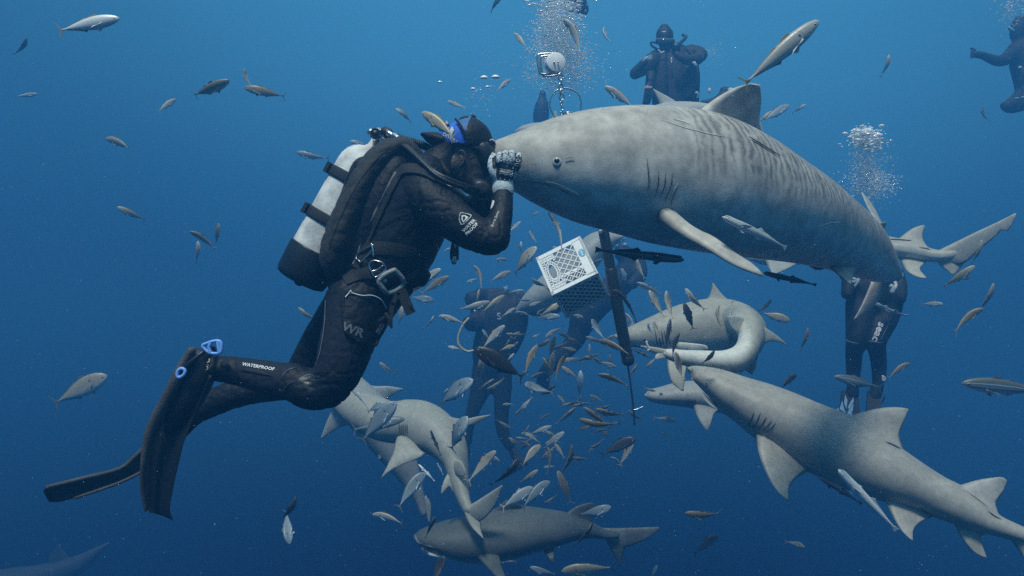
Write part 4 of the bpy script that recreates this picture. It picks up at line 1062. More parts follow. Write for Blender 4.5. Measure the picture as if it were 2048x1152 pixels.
b = B(); tube(b, [(1302, 150, Y - .2, 10), (1298, 172, Y - .3, 8), (1294, 200, Y - .32, 8), (1290, 208, Y - .3, 6)], 12); obj('camera_arm', b, [M_fsuit], r)
b = B()
for pts in ([(1317, 100), (1322, 106)], [(1322, 106), (1328, 103)], [(1343, 116), (1343, 126)], [(1325, 64), (1331, 64)]):
    rod(b, [P(x, y, Y - .26) for x, y in pts], .009, 6)
obj('chest_clip', b, [M_white], r)
b = B(); tube(b, [(1388, 126, Y - .4, 4), (1391, 131, Y - .4, 3.5)], 10); tube(b, [(1393, 186, Y - .4, 4), (1396, 190, Y - .4, 3), (1395, 196, Y - .4, 1.5)], 8); obj('gauge', b, [mat('pale_gauge', (.4, .5, .52), .4)], r)

b = B()
for sx in (-1, 1):
    tube(b, [(1350 + sx * 22, 108, Y - .16, 7, .03), (1350 + sx * 25, 130, Y - .2, 9, .04), (1350 + sx * 26, 160, Y - .2, 13, .05), (1350 + sx * 30, 195, Y - .16, 15, .06)], 12)
obj('vest', fuse(b, .02, 2), [mat('faded_vest', (.02, .026, .034), .8, var=.4, scale=8)], r)
b = B(); rod(b, [P(1374, 98, Y - .1), P(1392, 120, Y - .3), P(1394, 160, Y - .35), P(1380, 196, Y - .3)], .012, 8); obj('hose', b, [M_rub], r)
# second small diver beside
Y = 10.5
r, bv = far_person('small distant diver low on the right of the camera-facing diver', P(1450, 200, Y), [
    [(1452, 176, Y, 6, .05), (1450, 180, Y, 11, .08), (1449, 187, Y, 10, .08)],
    [(1446, 196, Y, 14, .1), (1440, 215, Y, 20, .14), (1436, 245, Y, 22, .15), (1434, 290, Y, 18, .12)],
    [(1438, 198, Y, 9, .06), (1420, 205, Y, 8, .06), (1404, 206, Y, 7, .05)], [(1456, 200, Y, 9, .06), (1472, 208, Y, 8, .06), (1480, 220, Y, 7, .05)]], .03)
b = B(); ball(b, P(1419, 181, Y - .3), .022, 0, 2, (1, .6, 1.6)); ball(b, P(1462, 180, Y - .3), .03, 0, 2, (1.6, .6, 1)); obj('torch', b, [M_white], r)

# diver whose legs hang behind the striped shark's tail
Y = 7.2
r, bv = far_person('diver in black whose legs and blue-patterned fins hang below the big shark\'s tail', P(1745, 650, Y), [
    [(1650, 440, Y + .3, 12, .06), (1652, 452, Y + .3, 20, .1), (1658, 470, Y + .3, 18, .1)],
    [(1668, 480, Y + .3, 38, .15), (1700, 505, Y + .2, 46, .17), (1730, 540, Y + .1, 50, .17), (1748, 580, Y, 48, .17), (1750, 608, Y, 47, .15)],
    [(1722, 605, Y, 30, .13), (1718, 640, Y - .05, 26, .12), (1712, 680, Y - .1, 20, .09), (1708, 705, Y - .05, 17, .075), (1707, 735, Y, 15, .07), (1706, 768, Y, 12, .055), (1704, 790, Y, 14, .06)],
    [(1776, 605, Y, 30, .13), (1768, 640, Y - .05, 26, .12), (1752, 680, Y - .1, 21, .09), (1755, 705, Y - .05, 17, .075), (1758, 735, Y, 15, .07), (1756, 768, Y, 12, .055), (1748, 795, Y, 14, .06)],
    [(1790, 545, Y, 16, .08), (1800, 575, Y - .1, 14, .07), (1803, 600, Y - .15, 10, .05)],
    [(1700, 560, Y - .1, 16, .08), (1694, 590, Y - .15, 12, .06)]])
b = B(); drape(b, bv, text_mesh('seac', 15, 1757, 664, 112, 1.1, .03), 0, .012, Y - .2); obj('thigh_print', b, [M_white], r)
b = B(); ribbon(b, bv, [(1691, 677), (1700, 683), (1716, 686)], 1.6, 0, .01, Y); ribbon(b, bv, [(1732, 681), (1748, 683), (1764, 685)], 1.6, 0, .01, Y); ribbon(b, bv, [(1782, 630), (1775, 650), (1760, 680)], 1.2, 0, .01, Y); obj('leg_piping', b, [mat('blue_grey_trim', (.14, .22, .30), .6)], r)
b = B(); rod(b, [P(x, y, Y - .35) for x, y in ((1700, 562), (1702, 558), (1710, 559), (1708, 564))], .016, 8, 3, closed=True)
rod(b, [P(1712, 545, Y - .3), P(1718, 556, Y - .35), P(1710, 572, Y - .35)], .014, 8)
rod(b, [P(1774, 571, Y - .35), P(1784, 574, Y - .35), P(1784, 584, Y - .35)], .022, 8); rod(b, [P(1788, 560, Y - .3), P(1792, 572, Y - .35), P(1786, 582, Y - .35)], .015, 8)
rod(b, [P(1798, 542, Y - .3), P(1804, 550, Y - .3), P(1800, 556, Y - .3)], .014, 8)
obj('harness_ring', b, [mat('pale_ring', (.5, .55, .55), .4)], r)
M_leaf = mat('pale_blue_print', (.30, .46, .62), .5, var=.1)
for fx, spread in ((1700, 1), (1748, .75)):
    b = B()
    def SL(x, y): return P(fx + x * spread, y, Y - .02 - (y - 790) * .004)
    n0 = [[b.verts.new(SL(x * (1 + t * .6), 782 + t * 95) + Vector((0, k * .02, 0))) for x in (-16, -8, 0, 8, 16)] for k in (0, 1) for t in (0, .33, .66, 1)]
    for k in (0, 1):
        for i in range(3):
            for j in range(4): b.faces.new((n0[k * 4 + i][j], n0[k * 4 + i][j + 1], n0[k * 4 + i + 1][j + 1], n0[k * 4 + i + 1][j]))
    for i in range(3):
        for j in (0, 4): b.faces.new((n0[i][j], n0[i + 1][j], n0[5 + i][j], n0[4 + i][j]))
    for i in (0, 3):
        for j in range(4): b.faces.new((n0[i][j], n0[i][j + 1], n0[4 + i][j + 1], n0[4 + i][j]))
    sf = obj('swim_fin', b, [M_find], r)
    if fx == 1700:
        b = B()
        for poly in ([(1689, 789), (1694, 800), (1692, 818), (1687, 806)], [(1706, 793), (1706, 804), (1696, 820), (1695, 812)], [(1683, 801), (1687, 816), (1691, 826), (1678, 818)], [(1706, 806), (1704, 822), (1694, 830), (1694, 824)], [(1676, 815), (1676, 822), (1670, 820)], [(1703, 824), (1702, 836), (1690, 838), (1692, 832)], [(1680, 824), (1690, 832), (1686, 842), (1676, 836)]):
            vs = [b.verts.new(SL((x - fx), y) + Vector((0, -.012, 0))) for x, y in poly]; b.faces.new(vs)
        obj('leaf_print', b, [M_leaf], sf)
b = B(); rod(b, [P(1766, 752, Y - .1), P(1770, 757, Y - .1), P(1766, 762, Y - .1), P(1765, 752, Y - .1)], .008, 6); obj('fin_buckle', b, [M_white], r)

# diver behind the cloud of fish
Y = 10.4
r, bv = far_person('dim diver behind the fish cloud with a pale letter on the chest', P(985, 660, Y), [
    [(940, 590, Y - .1, 10, .06), (948, 598, Y - .1, 22, .1), (965, 600, Y, 24, .11), (985, 600, Y, 16, .1)],
    [(1000, 592, Y, 28, .12), (1005, 625, Y, 52, .2), (1000, 665, Y, 50, .2), (985, 705, Y, 42, .17), (982, 735, Y, 34, .14)],
    [(1035, 605, Y, 24, .11), (1062, 612, Y - .2, 20, .09), (1090, 618, Y - .4, 17, .08), (1115, 612, Y - .6, 15, .07)],
    [(965, 625, Y, 22, .1), (945, 650, Y - .2, 16, .08), (935, 640, Y - .3, 12, .06)],
    [(970, 735, Y, 26, .11), (962, 775, Y, 22, .10), (948, 815, Y, 15, .08), (938, 850, Y, 12, .06), (934, 885, Y, 10, .05)],
    [(1000, 735, Y, 24, .11), (1005, 780, Y, 19, .09), (1003, 830, Y, 15, .07), (1006, 865, Y, 13, .06), (1022, 895, Y, 11, .05)]], .025)
b = B(); drape(b, bv, text_mesh('S', 14, 998, 633, -8, 1, .02), 0, .02, Y - .2); obj('chest_letter', b, [mat('dim_print', (.38, .46, .48), .6)], r)
b = B(); tube(b, [(1008, 574, Y - .4, 1.4), (1011, 578, Y - .4, 3.5), (1010, 583, Y - .4, 1.5)], 8); tube(b, [(1015, 571, Y - .4, 1), (1012, 580, Y - .4, 3), (1008, 585, Y - .4, 1)], 8); obj('mask_rim', b, [mat('dim_rim', (.3, .38, .4), .5)], r)
b = B(); ball(b, P(950, 622, Y - .35), .016, 0, 2); obj('torch', b, [M_white], r)
for (x0, y0, x1, y1) in ((934, 882, 926, 935), (1020, 893, 1046, 935)):
    b = B(); tube(b, [(x0, y0, Y, 6, .03), ((x0 + x1) / 2, (y0 + y1) / 2, Y - .05, 10, .015), (x1, y1, Y - .1, 12, .01)], 12); obj('swim_fin', b, [M_find], r)
b = B(); rod(b, [P(940, 598, Y + .1), P(1000, 590, Y + .2), P(1040, 640, Y + .2)], .09, 16); obj('tank', b, [M_find], r)
HO = empty('hose', P(930, 670, 6.9), 'pale yellow hose curving out beside the black fish', 'hose'); b = B()
rod(b, [P(x, y, 6.9) for x, y in ((937, 637), (926, 650), (918, 668), (916, 680), (918, 690), (927, 699), (937, 703), (946, 701))], .010, 8)
obj('tubing', b, [mat('pale_yellow_hose', (.50, .46, .28), .5)], HO)

# diver with legs below the crate
Y = 10.8
r, bv = far_person('dim diver behind the milk crate, legs trailing down to the left below it', P(1170, 640, Y), [
    [(1240, 496, Y, 12, .07), (1246, 506, Y, 19, .1), (1252, 518, Y, 14, .09)],
    [(1262, 510, Y, 22, .12), (1262, 535, Y, 27, .15), (1235, 570, Y, 28, .15), (1190, 610, Y, 30, .15), (1162, 645, Y, 28, .14)],
    [(1165, 640, Y, 26, .12), (1150, 680, Y, 20, .1), (1120, 715, Y, 15, .08), (1090, 745, Y, 14, .07), (1085, 780, Y, 14, .06)],
    [(1275, 525, Y, 18, .09), (1280, 550, Y - .2, 15, .08), (1262, 570, Y - .4, 12, .06)]], .028)
b = B()
for (x, y, w) in ((1238, 482, 7), (1232, 492, 5), (1246, 478, 5), (1250, 490, 6)): ball(b, P(x, y, Y - .6), w * Y / F, 0, 2, (1, .7, .7))
obj('mask', b, [mat('clear_mask', (.22, .36, .42), .1, spec=.9)], r)
b = B(); tube(b, [(1244, 540, Y - .5, 4), (1248, 552, Y - .5, 5), (1246, 560, Y - .5, 2)], 8); tube(b, [(1252, 548, Y - .5, 2), (1250, 560, Y - .5, 3)], 8); obj('gauge', b, [mat('dim_gauge', (.22, .3, .33), .4)], r)

# diver at the right edge
Y = 10.6
r, bv = far_person('distant diver cut off by the right edge, one arm stretched out to the left', P(2040, 120, Y), [
    [(2040, 40, Y, 14, .08), (2040, 56, Y, 20, .11), (2036, 72, Y, 16, .1)],
    [(2048, 92, Y, 30, .14), (2056, 125, Y, 36, .17), (2062, 170, Y, 32, .15), (2058, 205, Y, 26, .13)],
    [(2030, 100, Y, 16, .08), (2010, 119, Y - .2, 13, .07), (1990, 121, Y - .3, 11, .06), (1968, 112, Y - .4, 9, .05), (1952, 108, Y - .45, 8, .045), (1945, 106, Y - .45, 6, .04)],
    [(2050, 195, Y, 24, .12), (2035, 205, Y - .3, 20, .1), (2018, 213, Y - .6, 14, .08), (2005, 210, Y - .6, 8, .05)],
    [(2046, 140, Y - .3, 8, .05), (2042, 160, Y - .3, 7, .04), (2040, 178, Y - .3, 4, .03)]], .03)
b = B(); tube(b, [(2018, 55, Y - .2, 3), (2022, 59, Y - .2, 4), (2027, 62, Y - .2, 3)], 8); ball(b, P(2040, 136, Y - .4), .028, 0, 2); ball(b, P(2034, 197, Y - .7), .024, 0, 2, (1.4, 1, .6)); ball(b, P(2046, 195, Y - .7), .022, 0, 2, (1.4, 1, .7)); obj('gauge', b, [mat('dim_pale', (.25, .4, .45), .3)], r)
b = B()
for k in range(4): tube(b, [(1950, 104 + k * 3, Y - .45, 3), (1945, 102 + k * 3.4, Y - .46, 2.8), (1943, 106 + k * 3, Y - .46, 2.4)], 8)
tube(b, [(1950, 102, Y - .45, 3), (1945, 98, Y - .46, 2.4), (1941, 97, Y - .46, 1.8)], 8)
obj('glove', b, [M_fsuit], r)
# faint diver behind the hoop, and fins of one at the top
Y = 13.3
r, bv = far_person('barely visible diver standing behind the wire hoop', P(1085, 215, Y), [[(1085, 182, Y, 5, .05), (1085, 189, Y, 8, .08), (1085, 198, Y, 6, .06)], [(1085, 203, Y, 12, .1), (1083, 220, Y, 16, .13), (1082, 240, Y, 16, .12), (1082, 280, Y, 12, .1)]], .035)
Y = 9.5
r, bv = far_person('diver high up at the top edge, dark legs behind the bubble column', P(1155, 10, Y), [[(1130, -40, Y, 26, .14), (1150, -12, Y, 24, .13), (1158, 8, Y, 17, .1), (1168, 22, Y, 13, .07)], [(1145, -30, Y, 24, .13), (1135, 0, Y, 15, .09), (1140, 18, Y, 10, .06)], [(1100, -90, Y, 30, .16), (1118, -60, Y, 34, .17), (1132, -30, Y, 30, .15)]], .03)

# ================================================================= milk crate
U = Vector((91, 0, 45)); V = Vector((-32, 0, 87)); 
Wv = Vector((36, 86, -60)); U.y = -11; V.y = 65
U.normalize(); V = (V - U * V.dot(U)).normalized(); Wv = U.cross(V).normalized()
if Wv.y < 0: Wv = -Wv
SC = .305
YC = 4.75
org = P(1104, 591, YC)
M_cr = mat('white_plastic', (.80, .81, .78), .42, var=.05, scale=20, bump=.1)
M_crd = mat('crate_shade', (.02, .03, .035), .9)
CR = empty('milk_crate', org, 'white plastic milk crate with lattice sides, tilted beside the black pipe', 'crate')
def G(u, v, w): return org + (U * u + V * v + Wv * w) * SC
def bar(b, f, p, q, w, d, mi=0):
    """bar on a crate face: f maps (x, y, depth) to the crate"""
    a = Vector(p); c = Vector(q); dd = (c - a).normalized(); nn = Vector((-dd.y, dd.x)) * w * .5
    def M_(pt, z): return f(pt.x, pt.y, z)
    vs = [b.verts.new(M_(a + nn, 0)), b.verts.new(M_(a - nn, 0)), b.verts.new(M_(c - nn, 0)), b.verts.new(M_(c + nn, 0)),
          b.verts.new(M_(a + nn, d)), b.verts.new(M_(a - nn, d)), b.verts.new(M_(c - nn, d)), b.verts.new(M_(c + nn, d))]
    for q4 in ((0, 1, 2, 3), (4, 7, 6, 5), (0, 4, 5, 1), (1, 5, 6, 2), (2, 6, 7, 3), (3, 7, 4, 0)):
        fc = b.faces.new([vs[i] for i in q4]); fc.material_index = mi
def clipd(x0, y0, x1, y1, c, s):
    """segment of the line y = s*x + c inside the rectangle"""
    pts = []
    for x in (x0, x1):
        y = s * x + c
        if y0 <= y <= y1: pts.append((x, y))
    for y in (y0, y1):
        x = (y - c) / s
        if x0 < x < x1: pts.append((x, y))
    return pts[:2] if len(pts) >= 2 else None
faces = {'front': lambda x, y, d: G(x, y, d), 'back': lambda x, y, d: G(x, y, 1 - d),
         'bottom': lambda x, y, d: G(x, d, y), 'right': lambda x, y, d: G(1 - d, y, x), 'left': lambda x, y, d: G(d, y, x)}
b = B()
e_ = .0
for nm, f in faces.items():
    D = .03; z = {'front': 0, 'back': 0.001, 'bottom': .002, 'right': .003, 'left': .004}[nm]
    g = (lambda f, z: (lambda x, y, d: f(x, y, d + z)))(f, z)
    bar(b, g, (.0 + z, .045), (1 - z, .045), .085, D + .02); bar(b, g, (0 + z, .955), (1 - z, .955), .085, D + .02)
    bar(b, g, (.03, 0 + z), (.03, 1 - z), .055, D + .015); bar(b, g, (.97, 0 + z), (.97, 1 - z), .055, D + .015)
    if nm == 'front':
        bar(b, g, (.89, .05), (.89, .95), .20, D)                      # plain strip that carries the sticker
        x0, x1, y0, y1 = .33, .80, .10, .90
        for yy in (.13, .19, .81, .87): bar(b, g, (.05, yy), (.35, yy), .045, D)
        for k in range(9):                                              # small slots round the hand hole
            yy = .26 + k * .061
            bar(b, g, (.05, yy), (.12, yy), .026, D)
        for xx in (.055, .12, .185, .25, .315):
            bar(b, g, (xx, .08), (xx, .27), .016, D + .003); bar(b, g, (xx, .73), (xx, .92), .016, D + .003)
        ring = [(.205 + .085 * cos(t) * (1 if abs(cos(t)) < .7 else 1), .5 + .20 * sin(t)) for t in [2 * pi * k / 20 for k in range(20)]]
        for r0, wd in ((1.0, .022), (1.55, .022)):
            for k in range(20):
                p, q = ring[k], ring[(k + 1) % 20]
                bar(b, g, ((p[0] - .205) * r0 + .205, (p[1] - .5) * (1 + (r0 - 1) * .55) + .5), ((q[0] - .205) * r0 + .205, (q[1] - .5) * (1 + (r0 - 1) * .55) + .5), wd, D + .004 * r0)
        for k in range(20):
            p = ring[k]; bar(b, g, p, ((p[0] - .205) * 1.55 + .205, (p[1] - .5) * 1.3 + .5), .014, D)
    else:
        x0, x1, y0, y1 = .06, .94, .09, .91
    for s_ in (1.0, -1.0):
        c = -1.6
        while c < 2.4:
            sg = clipd(x0, y0, x1, y1, c, s_)
            if sg and (abs(sg[0][0] - sg[1][0]) > .02): bar(b, g, sg[0], sg[1], .017, D - .004 * (s_ > 0))
            c += .155
obj('lattice_box', b, [M_cr], CR)
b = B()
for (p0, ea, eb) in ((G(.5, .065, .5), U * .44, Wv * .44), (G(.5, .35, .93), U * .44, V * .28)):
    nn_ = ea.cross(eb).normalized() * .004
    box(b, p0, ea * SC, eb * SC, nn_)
obj('shade_panel', b, [M_crd], CR)  # dark panels added to stand for the shade at the crate's bottom and back
b = B()
ct = G(.885, .60, -.004); n = 24
vs = [b.verts.new(ct + (U * .07 * cos(2 * pi * k / n) + V * .10 * sin(2 * pi * k / n)) * SC) for k in range(n)]; b.faces.new(vs)
st = obj('sticker', b, [mat('light_blue_sticker', (.10, .42, .62), .5)], CR)
b = B()
for yy, w, xx in ((.66, .06, .885), (.60, .085, .885), (.54, .06, .885)):
    a = G(xx - w / 2, yy, -.007); box(b, G(xx, yy, -.008), U * w * .35 * SC, V * .010 * SC, Wv * .002 * SC)
box(b, G(.885, .60, -.0085), U * .007 * SC, V * .075 * SC, Wv * .0015 * SC)
obj('sticker_emblem', b, [M_cr], st)
b = B()
rnd = random.Random(3)
for k in range(9): 
    u_, v_, w_ = rnd.uniform(.2, .8), rnd.uniform(.12, .4), rnd.uniform(.2, .8)
    ball(b, G(u_, v_, w_), rnd.uniform(.03, .05), 0, 2, (1.3, .8, .6))
o_ = obj('bait', b, [mat('fish_bait', (.20, .21, .20), .5, var=.6, scale=30)]); tag(o_, 'grey chunks of bait inside the white milk crate', 'bait', None, 'stuff')

# black pipe with a thin rod below
PP = empty('pipe', P(1230, 590, 4.95), 'long black pipe hanging beside the crate, a thin rod below it', 'pipe')
M_pipe = mat('black_pipe', (.010, .012, .014), .45, var=.3, scale=30, bump=.25)
b = B(); a, c = P(1207, 462, 4.95), P(1256, 722, 5.0)
rod(b, [a, a.lerp(c, .33), a.lerp(c, .66), c], [.030, .032, .033, .034, .034, .033, .032, .031, .030, .030, .030, .030, .030] if False else .033, 22); obj('tube', b, [M_pipe], PP)
b = B(); q = a.lerp(c, .30); rod(b, [q, a.lerp(c, .6), a.lerp(c, .98)], .037, 22); rod(b, [c + Vector((0, 0, .02)), c], .040, 20); obj('sleeve', b, [M_pipe], PP)
b = B(); rod(b, [P(1255, 726, 5.0), P(1262, 775, 5.0), P(1267, 820, 5.0), P(1269, 850, 5.0)], .0055, 8); obj('rod', b, [M_pipe], PP)
b = B(); rod(b, [P(1206, 459, 4.9), P(1202, 461, 4.88), P(1200, 465, 4.9)], .010, 8); obj('cap_clip', b, [M_white], PP)
HK = empty('fish_hook', P(1275, 820, 5.0), 'thin hook on the rod under the black pipe', 'hook'); b = B()
rod(b, [P(1267, 820, 5.0), P(1275, 818, 5.0), P(1284, 814, 5.0), P(1288, 815, 5.0)], .004, 6); obj('wire', b, [M_steel], HK)

# reel, chain and hoop above the shark
Y = 3.9; cx, cy = 1112, 125
RL = empty('reel', P(cx, cy, Y), 'white round reel with a bent steel handle frame in the bubbles', 'reel')
b = B(); ctr = P(cx, cy, Y); nrm = Vector((.25, -.95, -.05)).normalized(); e1_ = nrm.orthogonal().normalized(); e2_ = nrm.cross(e1_)
sweep(b, [ctr + nrm * h for h in (-.028, -.026, .006, .008)], [e1_ * r for r in (.045, .048, .048, .045)], [e2_ * r for r in (.045, .048, .048, .045)], 40, 0, (False, False))
sweep(b, [ctr + nrm * h for h in (-.046, -.044, -.034, -.032)], [e1_ * r for r in (.043, .046, .046, .043)], [e2_ * r for r in (.043, .046, .046, .043)], 40, 0, (False, False))
obj('spool', b, [mat('white_spool', (.82, .83, .80), .4, var=.08)], RL)
for dx in (-4, 4):
    b = B(); q = P(cx + dx, cy, Y - .012); rod(b, [q + nrm * .0, q + nrm * .008], .0045, 12); obj('bolt', b, [M_steel], RL)
for k, (dx, dy, dY) in enumerate(((0, 0, 0), (6, 4, .05))):
    b = B(); rod(b, [P(x + dx, y + dy, Y + .045 + dY) for x, y in ((1112, 107), (1095, 107), (1078, 109), (1075, 114), (1076, 128), (1079, 144), (1083, 148), (1096, 148), (1110, 146), (1120, 146))], .0058, 10, 5); obj('handle_frame', b, [M_steel], RL)
CH = empty('chain', P(1124, 190, Y), 'steel chain hanging from the white reel to the big shark\'s back', 'chain')
rnd = random.Random(5)
yy = 150; k = 0; 
while yy < 236:
    h = 11 if yy < 195 else 5.2; w = 4.4 if yy < 195 else 2.0; tw = (k % 2) * 1.2 + .3
    x = 1121 + (yy - 150) * .04 + sin(k * 1.7) * 1.2
    b = B()
    pts = [P(x + w * cos(t) * cos(tw), yy + h * .62 * sin(t) + h * .3, Y + w * cos(t) * sin(tw) * Y / F) for t in [2 * pi * j / 10 for j in range(10)]]
    rod(b, pts, .0042 if h > 8 else .0024, 8, 3, closed=True); obj('chain_link', b, [M_steel], CH); yy += h * .92; k += 1
HP = empty('wire_hoop', P(1131, 207, Y), 'thin wire hoop round the chain, dipping behind the big shark\'s back', 'hoop')
b = B(); rod(b, [P(x, y, Y + .03) for x, y in ((1131, 176), (1146, 180), (1158, 190), (1162, 205), (1161, 222), (1156, 240), (1120, 244), (1106, 228), (1100, 213), (1101, 198), (1108, 185), (1119, 178))], .0038, 8, 5, closed=True); obj('wire', b, [M_steel], HP)
b = B()
for k in range(3): rod(b, [P(1138 + 12 * cos(t), 228 + k * 2.4 + 3.6 * sin(t), Y + .05 + .02 * sin(t)) for t in [2 * pi * j / 10 for j in range(10)]], .0030, 8, 3, closed=True)
tag(obj('wire_coil', b, [M_steel]), 'small coil of wire lying at the foot of the chain', 'coil')

# ================================================================= bubbles
def bubm(nm, a):
    m, n, l, pb = new_mat(nm)
    pb.inputs['Base Color'].default_value = (.85, .90, .90, 1); pb.inputs['Roughness'].default_value = .12; pb.inputs['Specular IOR Level'].default_value = 1.0
    lw = n.new('ShaderNodeLayerWeight'); lw.inputs[0].default_value = .35
    mr_ = n.new('ShaderNodeMapRange'); mr_.inputs[3].default_value = a; mr_.inputs[4].default_value = min(1, a + .5); l.new(lw.outputs['Facing'], mr_.inputs[0]); l.new(mr_.outputs[0], pb.inputs['Alpha'])
    return m
M_b1 = bubm('bubble_film', .35); M_b2 = bubm('fine_bubbles', .6)
ICO = None
def bubbles(name, label, zones, seed, Y, dY=.25, kind='stuff', m=M_b1):
    """zones: (x, y, spread x, spread y, count, r min px, r max px)"""
    rnd = random.Random(seed)
    t = B(); bmesh.ops.create_icosphere(t, subdivisions=1, radius=1); t.verts.ensure_lookup_table()
    vv = np.array([v.co[:] for v in t.verts]); t.verts.index_update(); ff = [[v.index for v in f.verts] for f in t.faces]; t.free()
    VS = []; FS = []
    for (x, y, sx, sy, n, r0, r1) in zones:
        for i in range(n):
            px = rnd.gauss(x, sx); py = rnd.gauss(y, sy)
            r = (r0 + (r1 - r0) * rnd.random() ** 3) * Y / F
            c = np.array(P(px, py, Y + rnd.gauss(0, dY)))
            k = len(VS) * len(vv)
            VS.append(vv * np.array([r * rnd.uniform(1, 1.7), r, r * rnd.uniform(.55, .8)]) + c)
            FS += [[a + k for a in f] for f in ff]
    me = bpy.data.meshes.new(name); me.from_pydata(np.vstack(VS).tolist(), [], FS); me.polygons.foreach_set('use_smooth', [True] * len(FS))
    o = link_mesh(name, me, [m]); tag(o, label, 'bubbles', None, kind); return o
bubbles('bubbles', 'tall column of fine bubbles behind the white reel', [
    (1118, 8, 26, 8, 300, .8, 5.0), (1116, 40, 22, 18, 1200, .6, 3.0), (1114, 85, 25, 28, 4200, .4, 2.2), (1125, 135, 32, 26, 4000, .35, 1.9), (1090, 150, 26, 22, 420, .35, 1.1), (1150, 130, 18, 26, 280, .5, 1.5), (1050, 110, 55, 60, 130, .4, 1.2), (1120, 190, 30, 22, 220, .3, .9), (985, 90, 25, 60, 60, .35, .9)], 1, 5.6, .2, m=M_b2)
bubbles('bubbles', 'bubble column with a rounded top, above the diver on the right', [
    (1733, 268, 15, 7, 260, 1.5, 6.5), (1736, 286, 18, 9, 500, .8, 4.0), (1730, 330, 14, 18, 2000, .35, 1.6), (1742, 366, 22, 16, 2600, .35, 1.8), (1776, 315, 8, 5, 60, .4, 1.3), (1735, 350, 28, 45, 220, .4, 1.0)], 2, 5.9, .15, m=M_b2)
bubbles('bubbles', 'small patch of bubbles right of the camera-facing diver', [(1427, 98, 10, 9, 80, .5, 1.6), (1432, 118, 12, 18, 110, .35, 1.1)], 3, 7.2)
bubbles('bubbles', 'bubbles rising in the upper right corner', [(2028, 10, 16, 10, 150, .6, 3.0), (2018, 35, 12, 14, 140, .5, 1.8)], 4, 8.2)
bubbles('bubbles', 'scattered sparkling bubbles above the nearest diver\'s cap', [(968, 172, 14, 12, 22, .7, 2.0), (962, 206, 18, 16, 60, .5, 1.6), (985, 190, 14, 20, 16, .4, 1.2), (950, 180, 4, 3, 8, .5, 1.5)], 5, 3.4, .1)
bubbles('bubbles', 'thin veil of bubbles along the top edge', [(1350, 6, 60, 6, 120, .3, .9), (1180, 60, 40, 40, 60, .3, .9)], 6, 8.5)
M_b3 = mat('air_bubble', (.80, .86, .86), .12, var=.1, spec=1)
for i, (x, y, r, lb) in enumerate(((968, 156, 8, 'left one of the two mushroom shaped bubbles above the cap'), (991, 155, 8.5, 'right one of the two mushroom shaped bubbles above the cap'), (975, 174, 4.5, 'small flat bubble under the two mushroom bubbles'), (946, 178, 5, 'small flat bubble left of the mushroom bubbles'), (880, 165, 5, 'lone bubble above the tank valve'), (1735, 264, 13, 'large dome bubble on top of the right bubble column'), (1751, 273, 10, 'smaller dome bubble on the right bubble column'))):
    Yb = 3.4 if i < 5 else 5.8
    rm = r * Yb / F; c = P(x, y, Yb); b = B(); bmesh.ops.create_uvsphere(b, u_segments=24, v_segments=14, radius=1)
    for v in b.verts:
        z = v.co.z; 
        if z < -.1: v.co.z = -.1 + (z + .1) * .12
        v.co.x *= 1 + .05 * sin(v.co.y * 5); v.co = c + Vector((v.co.x * rm, v.co.y * rm * .8, v.co.z * rm * .62))
    for f in b.faces: f.smooth = True
    tag(obj('air_bubble', b, [M_b3 if i < 5 else M_b1]), lb, 'bubble', 'single air bubbles')
# fine drifting particles
rnd = random.Random(11); t = B()
VS = []
b = B()
for i in range(1000):
    Yp = rnd.uniform(1.2, 8); px = rnd.uniform(0, 2048); py = rnd.uniform(0, 1152); r = rnd.uniform(.35, .95) * Yp / F * (1.0 if rnd.random() < .95 else 2.0)
    bmesh.ops.create_icosphere(b, subdivisions=1, radius=r, matrix=Matrix.Translation(P(px, py, Yp)))
tag(obj('suspended_particles', b, [mat('drift', (.35, .45, .46), .8)], normals=False), 'tiny pale specks drifting through the water', 'particles', None, 'stuff')
